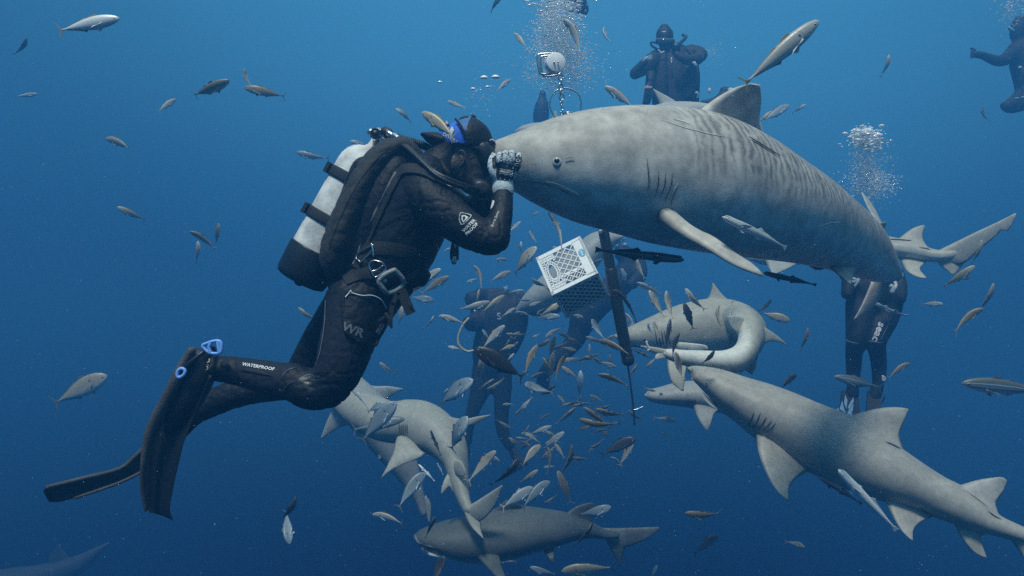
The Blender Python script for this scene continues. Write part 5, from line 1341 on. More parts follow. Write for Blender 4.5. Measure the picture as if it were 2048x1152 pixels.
# ================================================================= fish
def fish_mat(name, back, flank, belly, rough=.38, metal=.05, stripe=0, spot=0, split=(.15, .62), var=.3):
    m, n, l, b = new_mat(name)
    def A(nm):
        a = n.new('ShaderNodeAttribute'); a.attribute_name = nm; return a.outputs['Fac']
    def M(op, x, y=None, clamp=False):
        q = n.new('ShaderNodeMath'); q.operation = op; q.use_clamp = clamp
        for i, s in enumerate((x, y)):
            if s is None: continue
            if isinstance(s, (int, float)): q.inputs[i].default_value = s
            else: l.new(s, q.inputs[i])
        return q.outputs[0]
    bel, su = A('bel'), A('su')
    t = n.new('ShaderNodeTexCoord'); no = n.new('ShaderNodeTexNoise'); no.inputs['Scale'].default_value = 9; no.inputs['Detail'].default_value = 6
    l.new(t.outputs['Object'], no.inputs['Vector'])
    x = M('ADD', bel, M('MULTIPLY', M('SUBTRACT', no.outputs[0], .5), .5))
    x = M('ADD', M('MULTIPLY', x, .5), .5)
    r = n.new('ShaderNodeValToRGB'); l.new(x, r.inputs[0]); e_ = r.color_ramp.elements
    e_[0].position = .18; e_[0].color = (*belly, 1); e_[1].position = .9; e_[1].color = (*back, 1)
    k = e_.new(.42); k.color = (*flank, 1); k = e_.new(.62); k.color = tuple((a + c) / 2 for a, c in zip(flank, back)) + (1,)
    col = r.outputs[0]
    if stripe:   # pale blue line along the flank
        d = M('SUBTRACT', 1, M('MULTIPLY', M('ABSOLUTE', M('SUBTRACT', bel, .38)), 9), True)
        d2 = M('SUBTRACT', 1, M('MULTIPLY', M('ABSOLUTE', M('SUBTRACT', bel, .02)), 10), True)
        d = M('MAXIMUM', d, M('MULTIPLY', d2, .8))
        mx = n.new('ShaderNodeMix'); mx.data_type = 'RGBA'; l.new(d, mx.inputs['Factor']); l.new(col, mx.inputs[6]); mx.inputs[7].default_value = (.30, .52, .66, 1) if stripe == 1 else (.55, .58, .55, 1); col = mx.outputs[2]
    if spot:
        sx = M('ABSOLUTE', M('SUBTRACT', su, .235)); sy = M('MULTIPLY', M('ABSOLUTE', M('SUBTRACT', bel, .30)), .075)
        d = M('SUBTRACT', 1.6, M('MULTIPLY', M('ADD', sx, sy), 75), True)
        g = M('SUBTRACT', 1, M('MULTIPLY', M('ABSOLUTE', M('ADD', M('SUBTRACT', su, .275), M('MULTIPLY', M('MULTIPLY', bel, bel), .03))), 160), True)
        d = M('MAXIMUM', d, M('MULTIPLY', g, .6))
        mx = n.new('ShaderNodeMix'); mx.data_type = 'RGBA'; l.new(d, mx.inputs['Factor']); l.new(col, mx.inputs[6]); mx.inputs[7].default_value = (.03, .03, .03, 1); col = mx.outputs[2]
    l.new(col, b.inputs['Base Color']); b.inputs['Roughness'].default_value = rough; b.inputs['Metallic'].default_value = metal
    n2 = n.new('ShaderNodeTexNoise'); n2.inputs['Scale'].default_value = 70; l.new(t.outputs['Object'], n2.inputs['Vector'])
    bp = n.new('ShaderNodeBump'); bp.inputs['Strength'].default_value = .08; bp.inputs['Distance'].default_value = .01; l.new(n2.outputs[0], bp.inputs['Height']); l.new(bp.outputs[0], b.inputs['Normal'])
    return m
FM = {'silver': fish_mat('silver_scales', (.30, .30, .27), (.52, .53, .50), (.82, .84, .82), spot=1),
      'brown': fish_mat('brown_scales', (.19, .155, .095), (.36, .31, .21), (.62, .60, .52), spot=1),
      'tan': fish_mat('tan_scales', (.30, .265, .18), (.50, .46, .35), (.70, .72, .66), spot=1),
      'dark': fish_mat('dark_scales', (.045, .045, .042), (.08, .08, .075), (.20, .21, .20), spot=0),
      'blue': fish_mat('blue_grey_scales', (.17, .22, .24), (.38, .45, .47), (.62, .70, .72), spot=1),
      'bright': fish_mat('white_scales', (.62, .64, .62), (.74, .76, .74), (.85, .86, .84), metal=.1),
      'striped': fish_mat('striped_scales', (.10, .10, .085), (.17, .19, .19), (.50, .56, .58), stripe=1),
      'remora': fish_mat('dark_striped_skin', (.035, .037, .04), (.05, .055, .06), (.10, .11, .12), stripe=2, metal=0),
      'pale': fish_mat('pale_striped_skin', (.26, .29, .29), (.42, .46, .46), (.70, .73, .72), metal=0),
      'black': fish_mat('black_scales', (.018, .020, .022), (.028, .030, .032), (.05, .055, .06), metal=.1)}
FNM = {'yellow': mat('yellow_fin', (.50, .35, .14), .6, var=.3, scale=8), 'dull': mat('dull_fin', (.17, .16, .12), .6, var=.3, scale=8), 'greyfin': mat('grey_fin', (.16, .19, .19), .6, var=.3, scale=8),
       'darkfin': mat('dark_fin', (.03, .032, .034), .6, var=.3, scale=8), 'palefin': mat('pale_fin', (.60, .64, .64), .5, var=.1, scale=8)}
PROF = {'scad': ([(.50, .010, .010), (.485, .030, .020), (.43, .055, .036), (.33, .080, .052), (.20, .094, .058), (.05, .090, .054), (-.10, .068, .042), (-.22, .043, .028), (-.32, .022, .016), (-.39, .013, .011), (-.42, .014, .006)], .14),
        'jack': ([(.50, .010, .008), (.485, .035, .020), (.44, .078, .036), (.35, .120, .052), (.22, .145, .060), (.06, .140, .056), (-.10, .100, .042), (-.22, .056, .027), (-.31, .026, .016), (-.37, .014, .010), (-.40, .014, .005)], .15),
        'runner': ([(.50, .008, .008), (.48, .028, .022), (.42, .056, .038), (.32, .080, .050), (.18, .095, .056), (.02, .090, .052), (-.13, .066, .040), (-.25, .040, .026), (-.34, .020, .015), (-.39, .012, .010), (-.42, .012, .005)], .13),
        'remora': ([(.50, .010, .020), (.48, .024, .036), (.42, .038, .046), (.30, .050, .050), (.15, .052, .044), (0, .044, .036), (-.15, .034, .027), (-.28, .024, .018), (-.38, .015, .010), (-.45, .012, .005)], .06)}
CACHE = {}
def fish_mesh(kind, bend, skin, finc):
    key = (kind, bend, skin, finc)
    if key in CACHE: return CACHE[key]
    base = 'scad' if kind == 'scad' else kind
    prof, tl = PROF[base]
    b = B(); lb = b.verts.layers.float.new('bel'); lu = b.verts.layers.float.new('su')
    if base == 'scad': prof = [(x, h * (1.22 if x > -.3 else 1), w * (1.1 if x > -.3 else 1)) for x, h, w in prof]
    R_ = cr(prof, 4)
    def att(v, i, t):
        v[lb] = cos(t); v[lu] = R_[i][0]
    sweep(b, [(r[0], 0, (r[1] * .06 if base != 'remora' else 0)) for r in R_], [(0, 0, max(r[1], .004)) for r in R_], [(0, max(r[2], .004), 0) for r in R_], 18, 0, (True, True), att)
    def fn(pts, y0=0, yy=0, th=.005, mi=1):
        """flat fin outline in (x, z), tilted outwards by yy per unit"""
        a = []
        for s_ in (1, -1): a.append([b.verts.new((x, y0 + (abs(z - pts[0][1])) * yy + s_ * (th if i in (0, len(pts) - 1) else .0012), z)) for i, (x, z) in enumerate(pts)])
        k = len(pts)
        for row, fl in ((a[0], False), (a[1], True)):
            for t in tessellate_polygon([[Vector((p[0], p[1], 0)) for p in pts]]):
                q = [row[i] for i in (t if not fl else t[::-1])]
                try: f = b.faces.new(q); f.material_index = mi
                except ValueError: pass
        for i in range(k):
            try: f = b.faces.new((a[0][i], a[0][(i + 1) % k], a[1][(i + 1) % k], a[1][i])); f.material_index = mi
            except ValueError: pass
    if base != 'remora':
        tx = prof[-1][0]
        fn([(tx + .03, .012), (tx - .02, .03), (-.475, tl * .82), (-.50, tl), (-.485, tl * .72), (-.462, tl * .35), (-.450, .0), (-.462, -tl * .35), (-.485, -tl * .72), (-.50, -tl), (-.475, -tl * .82), (tx - .02, -.03), (tx + .03, -.012)], th=.006)
        H = prof[4][1]
        fn([(.20, H * .95), (.15, H * 1.35), (.10, H * 1.32), (.02, H * 1.02), (.06, H * .85)], th=.004)
        fn([(.0, H * .88), (-.03, H * 1.12), (-.08, H * .90), (-.20, H * .58), (-.34, H * .24), (-.33, H * .14), (-.15, H * .5)], th=.004)
        fn([(-.02, -H * .78), (-.05, -H * 1.05), (-.10, -H * .80), (-.20, -H * .52), (-.34, -H * .20), (-.33, -H * .12), (-.15, -H * .45)], th=.004)
        for s_ in (1, -1):
            fn([(.245, -.01), (.20, -.03), (.06, -.075), (.10, -.045), (.215, -.035), (.245, -.03)], s_ * prof[4][2] * .92, s_ * .55, .0035, 2)
            fn([(.20, -H * .85), (.16, -H * 1.25), (.12, -H * 1.15), (.17, -H * .85)], s_ * .012, s_ * .3, .003, 2)
    else:
        fn([(-.42, .012), (-.47, .028), (-.50, .036), (-.492, .0), (-.50, -.036), (-.47, -.028), (-.42, -.012)], th=.005)
        fn([(.02, .040), (-.03, .085), (-.08, .060), (-.20, .040), (-.28, .028), (-.27, .018), (-.1, .03)], th=.004)
        fn([(.0, -.040), (-.04, -.080), (-.09, -.056), (-.20, -.036), (-.28, -.026), (-.27, -.018), (-.1, -.03)], th=.004)
        for s_ in (1, -1):
            fn([(.27, -.01), (.22, .02), (.13, .035), (.15, .0), (.23, -.02)], s_ * .042, s_ * 1.1, .003, 2)
            fn([(.25, -.045), (.20, -.085), (.16, -.075), (.21, -.045)], s_ * .015, s_ * .4, .003, 2)
        ball(b, (.38, 0, .036), .04, 1, 2, (2.6, .85, .25))
    if bend:
        def cl(x):
            # centreline bending sideways behind the head
            s_ = max(0, .30 - x); return bend * s_ ** 1.8 * 1.25, bend * 1.25 * 1.8 * s_ ** .8
        for v in b.verts:
            y, d = cl(v.co.x); a = math.atan(d); x0 = v.co.x; yy = v.co.y
            v.co.y = y + yy * cos(a); v.co.x = x0 + yy * sin(a)
    for f in b.faces:
        f.smooth = f.material_index == 0
    bmesh.ops.recalc_face_normals(b, faces=b.faces)
    me = bpy.data.meshes.new(kind + '_body'); b.to_mesh(me); b.free()
    for m in (FM[skin], FNM[finc], FNM['palefin' if skin in ('silver', 'blue', 'bright', 'pale') else finc]): me.materials.append(m)
    CACHE[key] = me; return me
EYE = {}
def eye_mesh(side):
    if side in EYE: return EYE[side]
    b = B(); ball(b, (0, 0, 0), 1, 0, 2, (1, .45, 1)); ball(b, (0, .32 * side, 0), .62, 1, 2, (1, .4, 1))
    me = bpy.data.meshes.new('eye'); b.to_mesh(me); b.free(); me.materials.append(M_eye_w); me.materials.append(M_eye_d); EYE[side] = me; return me
SIZE = {'scad': .235, 'jack': .38, 'runner': .62, 'remora': .42}
LOOK = {'silver': 'slim silver', 'brown': 'slim brown', 'tan': 'tan grey', 'dark': 'dark grey', 'blue': 'blue grey', 'bright': 'bright white', 'striped': 'blue striped', 'remora': 'dark striped', 'pale': 'pale', 'black': 'black'}
def heading(dx, dy):
    a = math.degrees(math.atan2(-dy, dx)) % 360
    return ['right', 'up right', 'up', 'up left', 'left', 'down left', 'down', 'down right'][int((a + 22.5) // 45) % 8]
LABELS = {}
def fish(kind, skin, hx, hy, tx, ty, place, roll=0, bend=0, Y=None, tilt=0.0, fin=None, look=None, thin=1.0):
    px = math.hypot(hx - tx, hy - ty)
    L = SIZE[kind]
    if Y is None: Y = min(7.5, max(1.6, L * F * cos(tilt * .9) / px))
    half = px / F * Y * math.tan(tilt) / 2
    H = P(hx, hy, Y - half); T = P(tx, ty, Y + half)
    X = (H - T).normalized(); Lg = (H - T).length
    Z = Vector((0, 0, 1)); U_ = Z - X * Z.dot(X)
    if U_.length < .35: U_ = Vector((-1 if X.z > 0 else 1, 0, 0)); U_ = U_ - X * U_.dot(X)
    U_.normalize()
    C_ = Vector((0, -1, 0)); C_ = C_ - X * C_.dot(X); C_ = C_ - U_ * C_.dot(U_); C_.normalize()
    r = radians(roll); U2 = U_ * cos(r) + C_ * sin(r); Yv = U2.cross(X)
    if kind in ('scad', 'runner') and fin is None: fin = 'yellow' if skin in ('silver', 'tan', 'brown') else 'dull'
    if kind == 'runner': fin = 'greyfin'
    if fin is None: fin = {'jack': 'greyfin', 'remora': 'greyfin'}[kind]
    if skin in ('black', 'remora', 'dark'): fin = 'darkfin'
    if skin in ('bright', 'pale') and fin != 'yellow': fin = 'palefin'
    sgn = 1
    me = fish_mesh(kind, bend, skin, fin)
    nm = {'scad': 'scad', 'jack': 'jack_fish', 'runner': 'rainbow_runner', 'remora': 'remora'}[kind]
    o = bpy.data.objects.new(nm, me); COL.objects.link(o)
    M_ = Matrix((X, Yv, U2)).transposed().to_4x4(); M_.translation = (H + T) / 2
    o.matrix_world = M_ @ Matrix.Diagonal((Lg, Lg * thin ** .5, Lg * thin, 1))
    lab = f"{look or LOOK[skin]} {'remora' if kind == 'remora' else 'fish'} heading {heading(hx - tx, hy - ty)}, {place}"
    k = lab
    assert k not in LABELS, k
    if len(lab.split()) > 16: print('LONG', lab)
    LABELS[k] = 1
    o['label'] = lab; o['category'] = 'remora' if kind == 'remora' else 'fish'; o['group'] = {'scad': 'slim scad in the fish cloud', 'jack': 'deep bodied jacks', 'runner': 'rainbow runners', 'remora': 'remoras near the sharks'}[kind]
    if px > 42:
        p = PROF[kind][0]
        ex = .435 if kind != 'remora' else .43; er = .0165 if kind != 'remora' else .009
        for s_ in (1, -1):
            w = np.interp(-ex, [-q[0] for q in p], [q[2] for q in p])
            c = bpy.data.objects.new('eye', eye_mesh(s_)); COL.objects.link(c); c.parent = o
            c.location = (ex, s_ * w * .93, .012); c.scale = (er, er, er)
    return o
S_, J_, R_N, RM = 'scad', 'jack', 'runner', 'remora'
TABLE = [
 # upper left water
 (S_, 'bright', 238, 37, 114, 62, 'near the top left corner', dict(roll=20, Y=2.6, fin='yellow', thin=.9)),
 (S_, 'dark', 53, 76, 44, 116, 'curled against the left edge', dict(roll=75, bend=.9)),
 (S_, 'brown', 458, 161, 380, 199, 'left of the crossing pair in the upper left', dict(roll=35)),
 (S_, 'brown', 490, 137, 489, 180, 'upper one of the crossing pair', dict(roll=70, bend=-.7)),
 (S_, 'brown', 489, 175, 566, 193, 'lower one of the crossing pair', dict(roll=20, fin='yellow')),
 (S_, 'tan', 352, 198, 312, 224, 'hazy, left below the larger brown fish', {}),
 (S_, 'tan', 212, 278, 272, 291, 'alone in the left water', dict(roll=30)),
 (S_, 'tan', 235, 414, 289, 442, 'alone left of the tank', dict(roll=15)),
 (S_, 'brown', 380, 463, 437, 491, 'longest of the trio left of the tank boot', dict(roll=50)),
 (S_, 'brown', 437, 447, 435, 490, 'right one of the trio left of the tank boot', dict(roll=60)),
 (S_, 'tan', 396, 482, 400, 524, 'lowest of the trio left of the tank boot', dict(roll=60, bend=.5)),
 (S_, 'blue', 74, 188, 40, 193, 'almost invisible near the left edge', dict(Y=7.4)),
 (S_, 'silver', 594, 304, 645, 323, 'left of the tank top', dict(roll=20)),
 (S_, 'tan', 792, 217, 827, 241, 'above the corrugated hose', {}),
 (S_, 'blue', 700, 282, 738, 291, 'just above the tank dome', {}),
 (S_, 'tan', 844, 225, 921, 274, 'passing in front of the blue cap', dict(roll=15, Y=2.35, fin='yellow')),
 (S_, 'tan', 896, 202, 929, 218, 'between the cap and the bubbles', {}),
 (S_, 'silver', 1021, 159, 990, 183, 'beside the mushroom bubbles', {}),
 (S_, 'dark', 1006, -8, 972, 19, 'cut by the top edge, yellow tail', dict(fin='yellow')),
 (S_, 'silver', 1127, 38, 1181, 99, 'mouth open, above the white reel', dict(roll=55, Y=3.6)),
 (S_, 'silver', 1209, 53, 1204, 91, 'curved, right of the bubble column', dict(roll=60, bend=-.7, fin='yellow')),
 (S_, 'tan', 1028, 66, 1057, 96, 'hazy, left of the bubble column', dict(roll=20)),
 (S_, 'silver', 1209, 173, 1271, 212, 'dipping behind the big shark\'s back', dict(roll=40, Y=4.2)),
 (S_, 'silver', 1637, 42, 1484, 172, 'largest fish, right above the dorsal fin', dict(roll=25, Y=1.95, thin=.76)),
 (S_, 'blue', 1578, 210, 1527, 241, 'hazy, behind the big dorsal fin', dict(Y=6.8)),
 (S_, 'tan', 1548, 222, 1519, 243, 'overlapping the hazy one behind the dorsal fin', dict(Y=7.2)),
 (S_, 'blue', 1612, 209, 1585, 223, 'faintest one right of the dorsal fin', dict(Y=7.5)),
 (S_, 'tan', 1778, 109, 1776, 149, 'standing upright in the upper right', dict(roll=20)),
 (S_, 'dark', 1965, 214, 1963, 246, 'tiny, upright below the outstretched arm', dict(roll=60, Y=7.5)),
 # lower left
 (J_, 'tan', 214, 751, 105, 808, 'large and hazy left of the flippers', dict(roll=10, Y=6.6, look='large tan')),
 (J_, 'blue', 578, 1088, 573, 1020, 'head on with spread fins below the knee', dict(roll=80, Y=5.2, tilt=.6)),
 (S_, 'dark', 592, 994, 572, 1052, 'above the head on fish below the knee', dict(roll=60, bend=.5, Y=5.0)),
 (S_, 'tan', 597, 615, 628, 650, 'half hidden by the rear leg', dict(roll=20)),
 # between arm and crate
 (S_, 'silver', 1041, 443, 1018, 466, 'right of the near elbow', {}),
 (S_, 'tan', 1077, 424, 1060, 434, 'small, under the big shark\'s jaw', dict(bend=.4)),
 (S_, 'tan', 1059, 461, 1069, 484, 'small, above the crate\'s left corner', dict(bend=.4)),
 (J_, 'tan', 1073, 494, 1020, 548, 'touching the crate\'s left corner', dict(Y=5.6, look='deep tan')),
 (S_, 'blue', 1042, 483, 1041, 503, 'tiny, behind the fish at the crate corner', {}),
 (S_, 'tan', 947, 531, 978, 566, 'curved, below the near elbow', dict(roll=55, bend=.7, fin='yellow')),
 (S_, 'tan', 1022, 543, 977, 561, 'tail to tail below the elbow', dict(roll=20, fin='yellow')),
 (S_, 'blue', 933, 565, 958, 556, 'faint, near the dim diver\'s head', {}),
 (S_, 'silver', 959, 578, 953, 604, 'upright over the dim diver\'s shoulder', dict(roll=10, Y=5.8)),
 (S_, 'tan', 1009, 591, 964, 624, 'over the dim diver\'s chest', dict(roll=20)),
 (S_, 'silver', 980, 604, 919, 623, 'over the dim diver\'s arm', dict(roll=20)),
 (S_, 'silver', 1030, 616, 1006, 632, 'right above the pale letter', dict(Y=6.6)),
 (S_, 'tan', 1124, 605, 1083, 631, 'coming out from under the crate', dict(Y=5.4)),
 (S_, 'blue', 1120, 632, 1067, 636, 'level, below the crate\'s left edge', dict(Y=5.8)),
 # round the waist
 (S_, 'silver', 881, 538, 827, 577, 'upper one of the pair right of the waist', dict(Y=4.6, roll=10)),
 (S_, 'brown', 898, 553, 845, 583, 'lower one of the pair right of the waist', dict(roll=20)),
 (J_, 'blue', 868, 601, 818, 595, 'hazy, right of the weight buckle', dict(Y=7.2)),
 (S_, 'tan', 804, 612, 800, 652, 'hazy, beside the hanging strap', dict(roll=30)),
 (S_, 'tan', 903, 496, 886, 502, 'peeping out behind the hanging inflator', {}),
 (S_, 'silver', 878, 632, 928, 643, 'bright, left of the pale letter', dict(roll=5, Y=4.6)),
 (S_, 'silver', 868, 631, 857, 660, 'bent down, left of its bright neighbour', dict(bend=.6, roll=20)),
 # fish cloud
 (S_, 'silver', 1009, 651, 966, 694, 'rising from the black fish\'s back', dict(Y=4.8, roll=15)),
 (S_, 'blue', 965, 659, 979, 680, 'small, just above the black fish\'s head', {}),
 (S_, 'brown', 1040, 664, 1004, 688, 'right of the pale letter\'s diver', dict(roll=40)),
 (S_, 'tan', 1030, 691, 996, 699, 'level, over the black fish\'s back', dict(Y=5.0)),
 (S_, 'silver', 896, 693, 922, 699, 'inside the curve of the yellow hose', dict(Y=5.4)),
 (J_, 'black', 950, 697, 1050, 757, 'big, in the middle of the fish cloud', dict(Y=4.0, roll=10)),
 (S_, 'silver', 1028, 707, 1014, 722, 'only its head shows behind the black fish', dict(Y=4.8)),
 (S_, 'tan', 965, 712, 959, 766, 'below the black fish\'s belly', dict(roll=20, Y=5.4)),
 (S_, 'brown', 1075, 690, 1042, 745, 'just right of the black fish\'s tail', dict(roll=10)),
 (S_, 'brown', 1100, 679, 1068, 704, 'behind the steep brown one', dict(roll=40)),
 (S_, 'silver', 1091, 675, 1119, 651, 'tail up under the crate', {}),
 (S_, 'blue', 1064, 675, 1082, 668, 'faint, in the gap left of the crate\'s shadow', dict(Y=6.8)),
 (S_, 'brown', 1096, 697, 1138, 696, 'curved in the thick of the cloud', dict(roll=55, bend=-.6)),
 (S_, 'brown', 1134, 707, 1101, 755, 'right one of the brown bunch', dict(roll=30, Y=5.0)),
 (S_, 'brown', 1110, 672, 1098, 718, 'topmost of the brown bunch', dict(roll=30, Y=5.2)),
 (S_, 'brown', 1086, 714, 1102, 752, 'left one of the brown bunch', dict(roll=50, Y=5.0)),
 (S_, 'tan', 1106, 706, 1099, 760, 'centre of the brown bunch', dict(roll=30, Y=5.3)),
 (J_, 'blue', 946, 759, 868, 810, 'large, below the yellow hose', dict(Y=5.6, look='large blue grey')),
 (J_, 'blue', 1050, 768, 1084, 786, 'shiny, face turned to the camera', dict(Y=5.4, tilt=.9, look='shiny blue')),
 (J_, 'dark', 1110, 770, 1085, 800, 'dim, behind the shiny faced fish', dict(Y=6.6, roll=30)),
 (S_, 'tan', 1122, 733, 1157, 757, 'under the brown bunch', dict(roll=10)),
 (S_, 'bright', 1161, 741, 1163, 789, 'shining pale blue, upright under the crate', dict(Y=5.4, look='shining')),
 (S_, 'brown', 1157, 760, 1160, 794, 'overlapping the shining upright fish', dict(roll=60)),
 (S_, 'blue', 1179, 688, 1176, 715, 'small, upright left of the pipe', {}),
 (S_, 'brown', 1187, 715, 1215, 740, 'curved, left of the pipe end', dict(roll=60, bend=-.7)),
 (S_, 'brown', 1219, 708, 1223, 742, 'standing left of the pipe end', dict(roll=60)),
 (S_, 'brown', 1195, 749, 1261, 762, 'level at the rod below the pipe', dict(roll=60)),
 (S_, 'brown', 1274, 727, 1258, 762, 'crossing the thin rod', dict(roll=60)),
 (S_, 'brown', 1196, 681, 1266, 700, 'crossing in front of the pipe', dict(roll=45, Y=4.6)),
 (J_, 'blue', 1184, 638, 1201, 678, 'hanging behind the crate\'s lower corner', dict(Y=6.4)),
 (S_, 'brown', 1172, 721, 1160, 724, 'tiny orange brown speck of a fish left of the pipe', dict(Y=6.8)),
 # lower cloud
 (S_, 'brown', 1167, 815, 1222, 856, 'left one of the crossing pair low in the cloud', dict(roll=55, Y=4.9)),
 (S_, 'brown', 1159, 838, 1230, 868, 'front one of the dark crossing pair', dict(roll=50, Y=4.7)),
 (S_, 'brown', 1219, 810, 1187, 830, 'curved above the crossing pair', dict(roll=65, bend=.8)),
 (S_, 'brown', 1191, 818, 1250, 841, 'right above the crossing pair', dict(roll=50)),
 (S_, 'brown', 1182, 852, 1152, 864, 'tail sticking out left of the pair', dict(fin='yellow')),
 (S_, 'brown', 1152, 815, 1110, 850, 'left above the crossing pair', dict(roll=50)),
 (S_, 'silver', 1103, 852, 1060, 871, 'bright belly, over the lower cloud', dict(roll=5)),
 (S_, 'silver', 1043, 867, 1068, 868, 'meeting its bright neighbour head to tail', {}),
 (S_, 'brown', 1018, 875, 1042, 898, 'left end of the lower cloud', dict(roll=20)),
 (S_, 'silver', 1128, 864, 1084, 902, 'bright, centre of the lower cloud', dict(roll=10)),
 (J_, 'tan', 1081, 890, 1038, 930, 'large, centre of the lower cloud', dict(Y=5.4, look='large tan')),
 (S_, 'brown', 1062, 877, 1038, 908, 'behind the large tan fish', dict(roll=50)),
 (S_, 'tan', 991, 902, 945, 952, 'alone left of the lower cloud', dict(roll=25)),
 (S_, 'tan', 1108, 887, 1132, 914, 'small, right of the large tan fish', dict(roll=20)),
 (S_, 'brown', 1144, 890, 1140, 958, 'curved upright below the crossing pair', dict(roll=70, bend=.5)),
 (S_, 'brown', 1136, 917, 1180, 918, 'level, right of the curved upright one', dict(roll=50)),
 (S_, 'brown', 1095, 894, 1113, 941, 'steep, below the centre of the lower cloud', dict(roll=60)),
 (J_, 'dark', 1272, 878, 1202, 904, 'dark, right end of the lower cloud', dict(Y=6.2, roll=15)),
 (S_, 'tan', 1266, 886, 1239, 930, 'hanging under the dark fish on the right', {}),
 (S_, 'blue', 1087, 935, 1114, 931, 'small and pale below the lower cloud', {}),
 (S_, 'tan', 1076, 940, 1040, 970, 'below the large tan fish', dict(roll=10)),
 (S_, 'brown', 1116, 942, 1142, 1008, 'steep, far below the cloud', dict(roll=55)),
 (J_, 'dark', 1038, 915, 1003, 985, 'long and dark above the bottom shark', dict(Y=4.6, roll=50)),
 (J_, 'blue', 1100, 963, 1035, 1010, 'large, over the bottom shark\'s back', dict(Y=4.5, look='large blue grey')),
 (J_, 'pale', 1067, 975, 1002, 1017, 'pale, beside the bottom shark\'s back', dict(Y=4.8)),
 (S_, 'brown', 1257, 820, 1279, 847, 'beside the end of the thin rod', dict(roll=50)),
 (S_, 'brown', 1182, 788, 1187, 812, 'short, upright above the crossing pair', dict(roll=60)),
 (S_, 'brown', 1162, 790, 1158, 812, 'tiny, upright left of the short one', dict(roll=60)),
 # around the hanging tail shark
 (S_, 'tan', 759, 725, 788, 752, 'alone right of the near knee', dict(roll=20, fin='yellow')),
 (RM, 'pale', 700, 776, 742, 813, 'lying on the hazy shark behind the knee', dict(roll=20, Y=5.6)),
 (J_, 'blue', 792, 803, 722, 884, 'large, in front of the hazy sharks', dict(Y=4.7, look='large blue grey')),
 (J_, 'blue', 770, 806, 732, 824, 'behind the large one left of the gill slits', dict(Y=5.4)),
 (R_N, 'striped', 809, 838, 704, 860, 'just left of the sandy shark\'s gills', dict(Y=4.9)),
 (J_, 'blue', 935, 833, 892, 906, 'in front of the sandy shark\'s back', dict(Y=4.7, roll=10)),
 (RM, 'dark', 861, 861, 880, 908, 'clinging to the sandy shark\'s flank', dict(Y=5.3, roll=40)),
 (RM, 'bright', 837, 929, 869, 960, 'upside down below the sandy shark', dict(Y=4.6, roll=-60)),
 (J_, 'blue', 850, 945, 790, 1012, 'under the sandy shark\'s belly', dict(Y=4.8)),
 (RM, 'pale', 874, 926, 887, 948, 'tiny, beside the sandy shark\'s tail', dict(Y=5.0)),
 (S_, 'silver', 745, 1029, 811, 1036, 'yellow tailed, left of the bottom shark\'s snout', dict(roll=30, bend=.35, fin='yellow', Y=4.8)),
 (J_, 'dark', 871, 1032, 850, 1077, 'in front of the bottom shark\'s snout', dict(Y=4.4, roll=55)),
 (J_, 'dark', 888, 1112, 868, 1160, 'at the bottom edge under the open jaw', dict(Y=4.4, roll=50)),
 (S_, 'silver', 989, 1116, 1030, 1130, 'under the bottom shark\'s fin', dict(roll=10)),
 (S_, 'blue', 1060, 1134, 1112, 1154, 'at the bottom edge, left of the grey jack', dict(roll=10)),
 (J_, 'tan', 1123, 1143, 1232, 1134, 'large, along the bottom edge', dict(Y=5.4, roll=40, look='large tan')),
 (J_, 'blue', 1222, 1013, 1158, 1040, 'right of the bottom shark\'s rear fin', dict(Y=4.9)),
 (J_, 'dark', 1186, 1044, 1158, 1100, 'dark, crossing the bottom shark\'s tail base', dict(Y=4.7, roll=60)),
 (S_, 'blue', 1314, 1130, 1302, 1156, 'at the bottom edge under the pale tail fin', {}),
 (S_, 'brown', 1371, 1026, 1445, 1040, 'alone below the lemon shark\'s chest fin', dict(roll=35, fin='yellow')),
 (S_, 'tan', 1351, 843, 1322, 834, 'short, facing us left of the hazy shark', dict(tilt=.9, fin='yellow')),
 (S_, 'tan', 1609, 1094, 1578, 1082, 'short, facing us near the bottom right', dict(tilt=.9)),
 (J_, 'dark', 1437, 1072, 1385, 1100, 'barely visible near the bottom', dict(Y=7.4)),
 (R_N, 'striped', 1923, 766, 2098, 784, 'big, cut by the right edge', dict(Y=4.3, roll=20)),
 (J_, 'dark', 1594, 750, 1550, 774, 'behind the lemon shark\'s back', dict(Y=6.0, roll=30)),
 (J_, 'dark', 1517, 704, 1492, 752, 'behind the curled shark, above the lemon shark', dict(Y=5.9, roll=30)),
 (RM, 'bright', 1677, 940, 1794, 1061, 'under the lemon shark\'s belly', dict(Y=4.35, roll=25)),
 (RM, 'dark', 1636, 952, 1724, 1008, 'hidden behind the white one below the lemon shark', dict(Y=5.3, roll=20, look='large grey')),
 (R_N, 'striped', 1668, 753, 1766, 776, 'in front of the hanging legs\' ankles', dict(Y=5.8, roll=10, look='faint blue striped')),
 (S_, 'brown', 1819, 726, 1770, 752, 'right of the hanging legs\' ankles', dict(roll=20)),
 (S_, 'brown', 1769, 789, 1767, 814, 'small, upright right of the hanging feet', dict(roll=20)),
 # right
 (S_, 'tan', 1949, 532, 1888, 578, 'below the raised tail fin on the right', dict(roll=25, fin='yellow', bend=.3)),
 (S_, 'tan', 1987, 567, 1969, 630, 'upright, upper of the pair at the right', dict(roll=40)),
 (S_, 'brown', 1967, 617, 1896, 650, 'lower of the pair at the right', dict(roll=45, fin='yellow')),
 (S_, 'silver', 1886, 608, 1842, 608, 'short with wide tail, right of the hanging legs', dict(fin='yellow', tilt=.6)),
 (S_, 'tan', 1964, 480, 1953, 530, 'in front of the raised tail fin', dict(roll=40, Y=5.2)),
 (S_, 'dark', 1940, 556, 1920, 558, 'tiny, under the raised tail fin', {}),
 (RM, 'pale', 1750, 607, 1818, 642, 'in front of the hanging thigh', dict(Y=5.4, roll=60)),
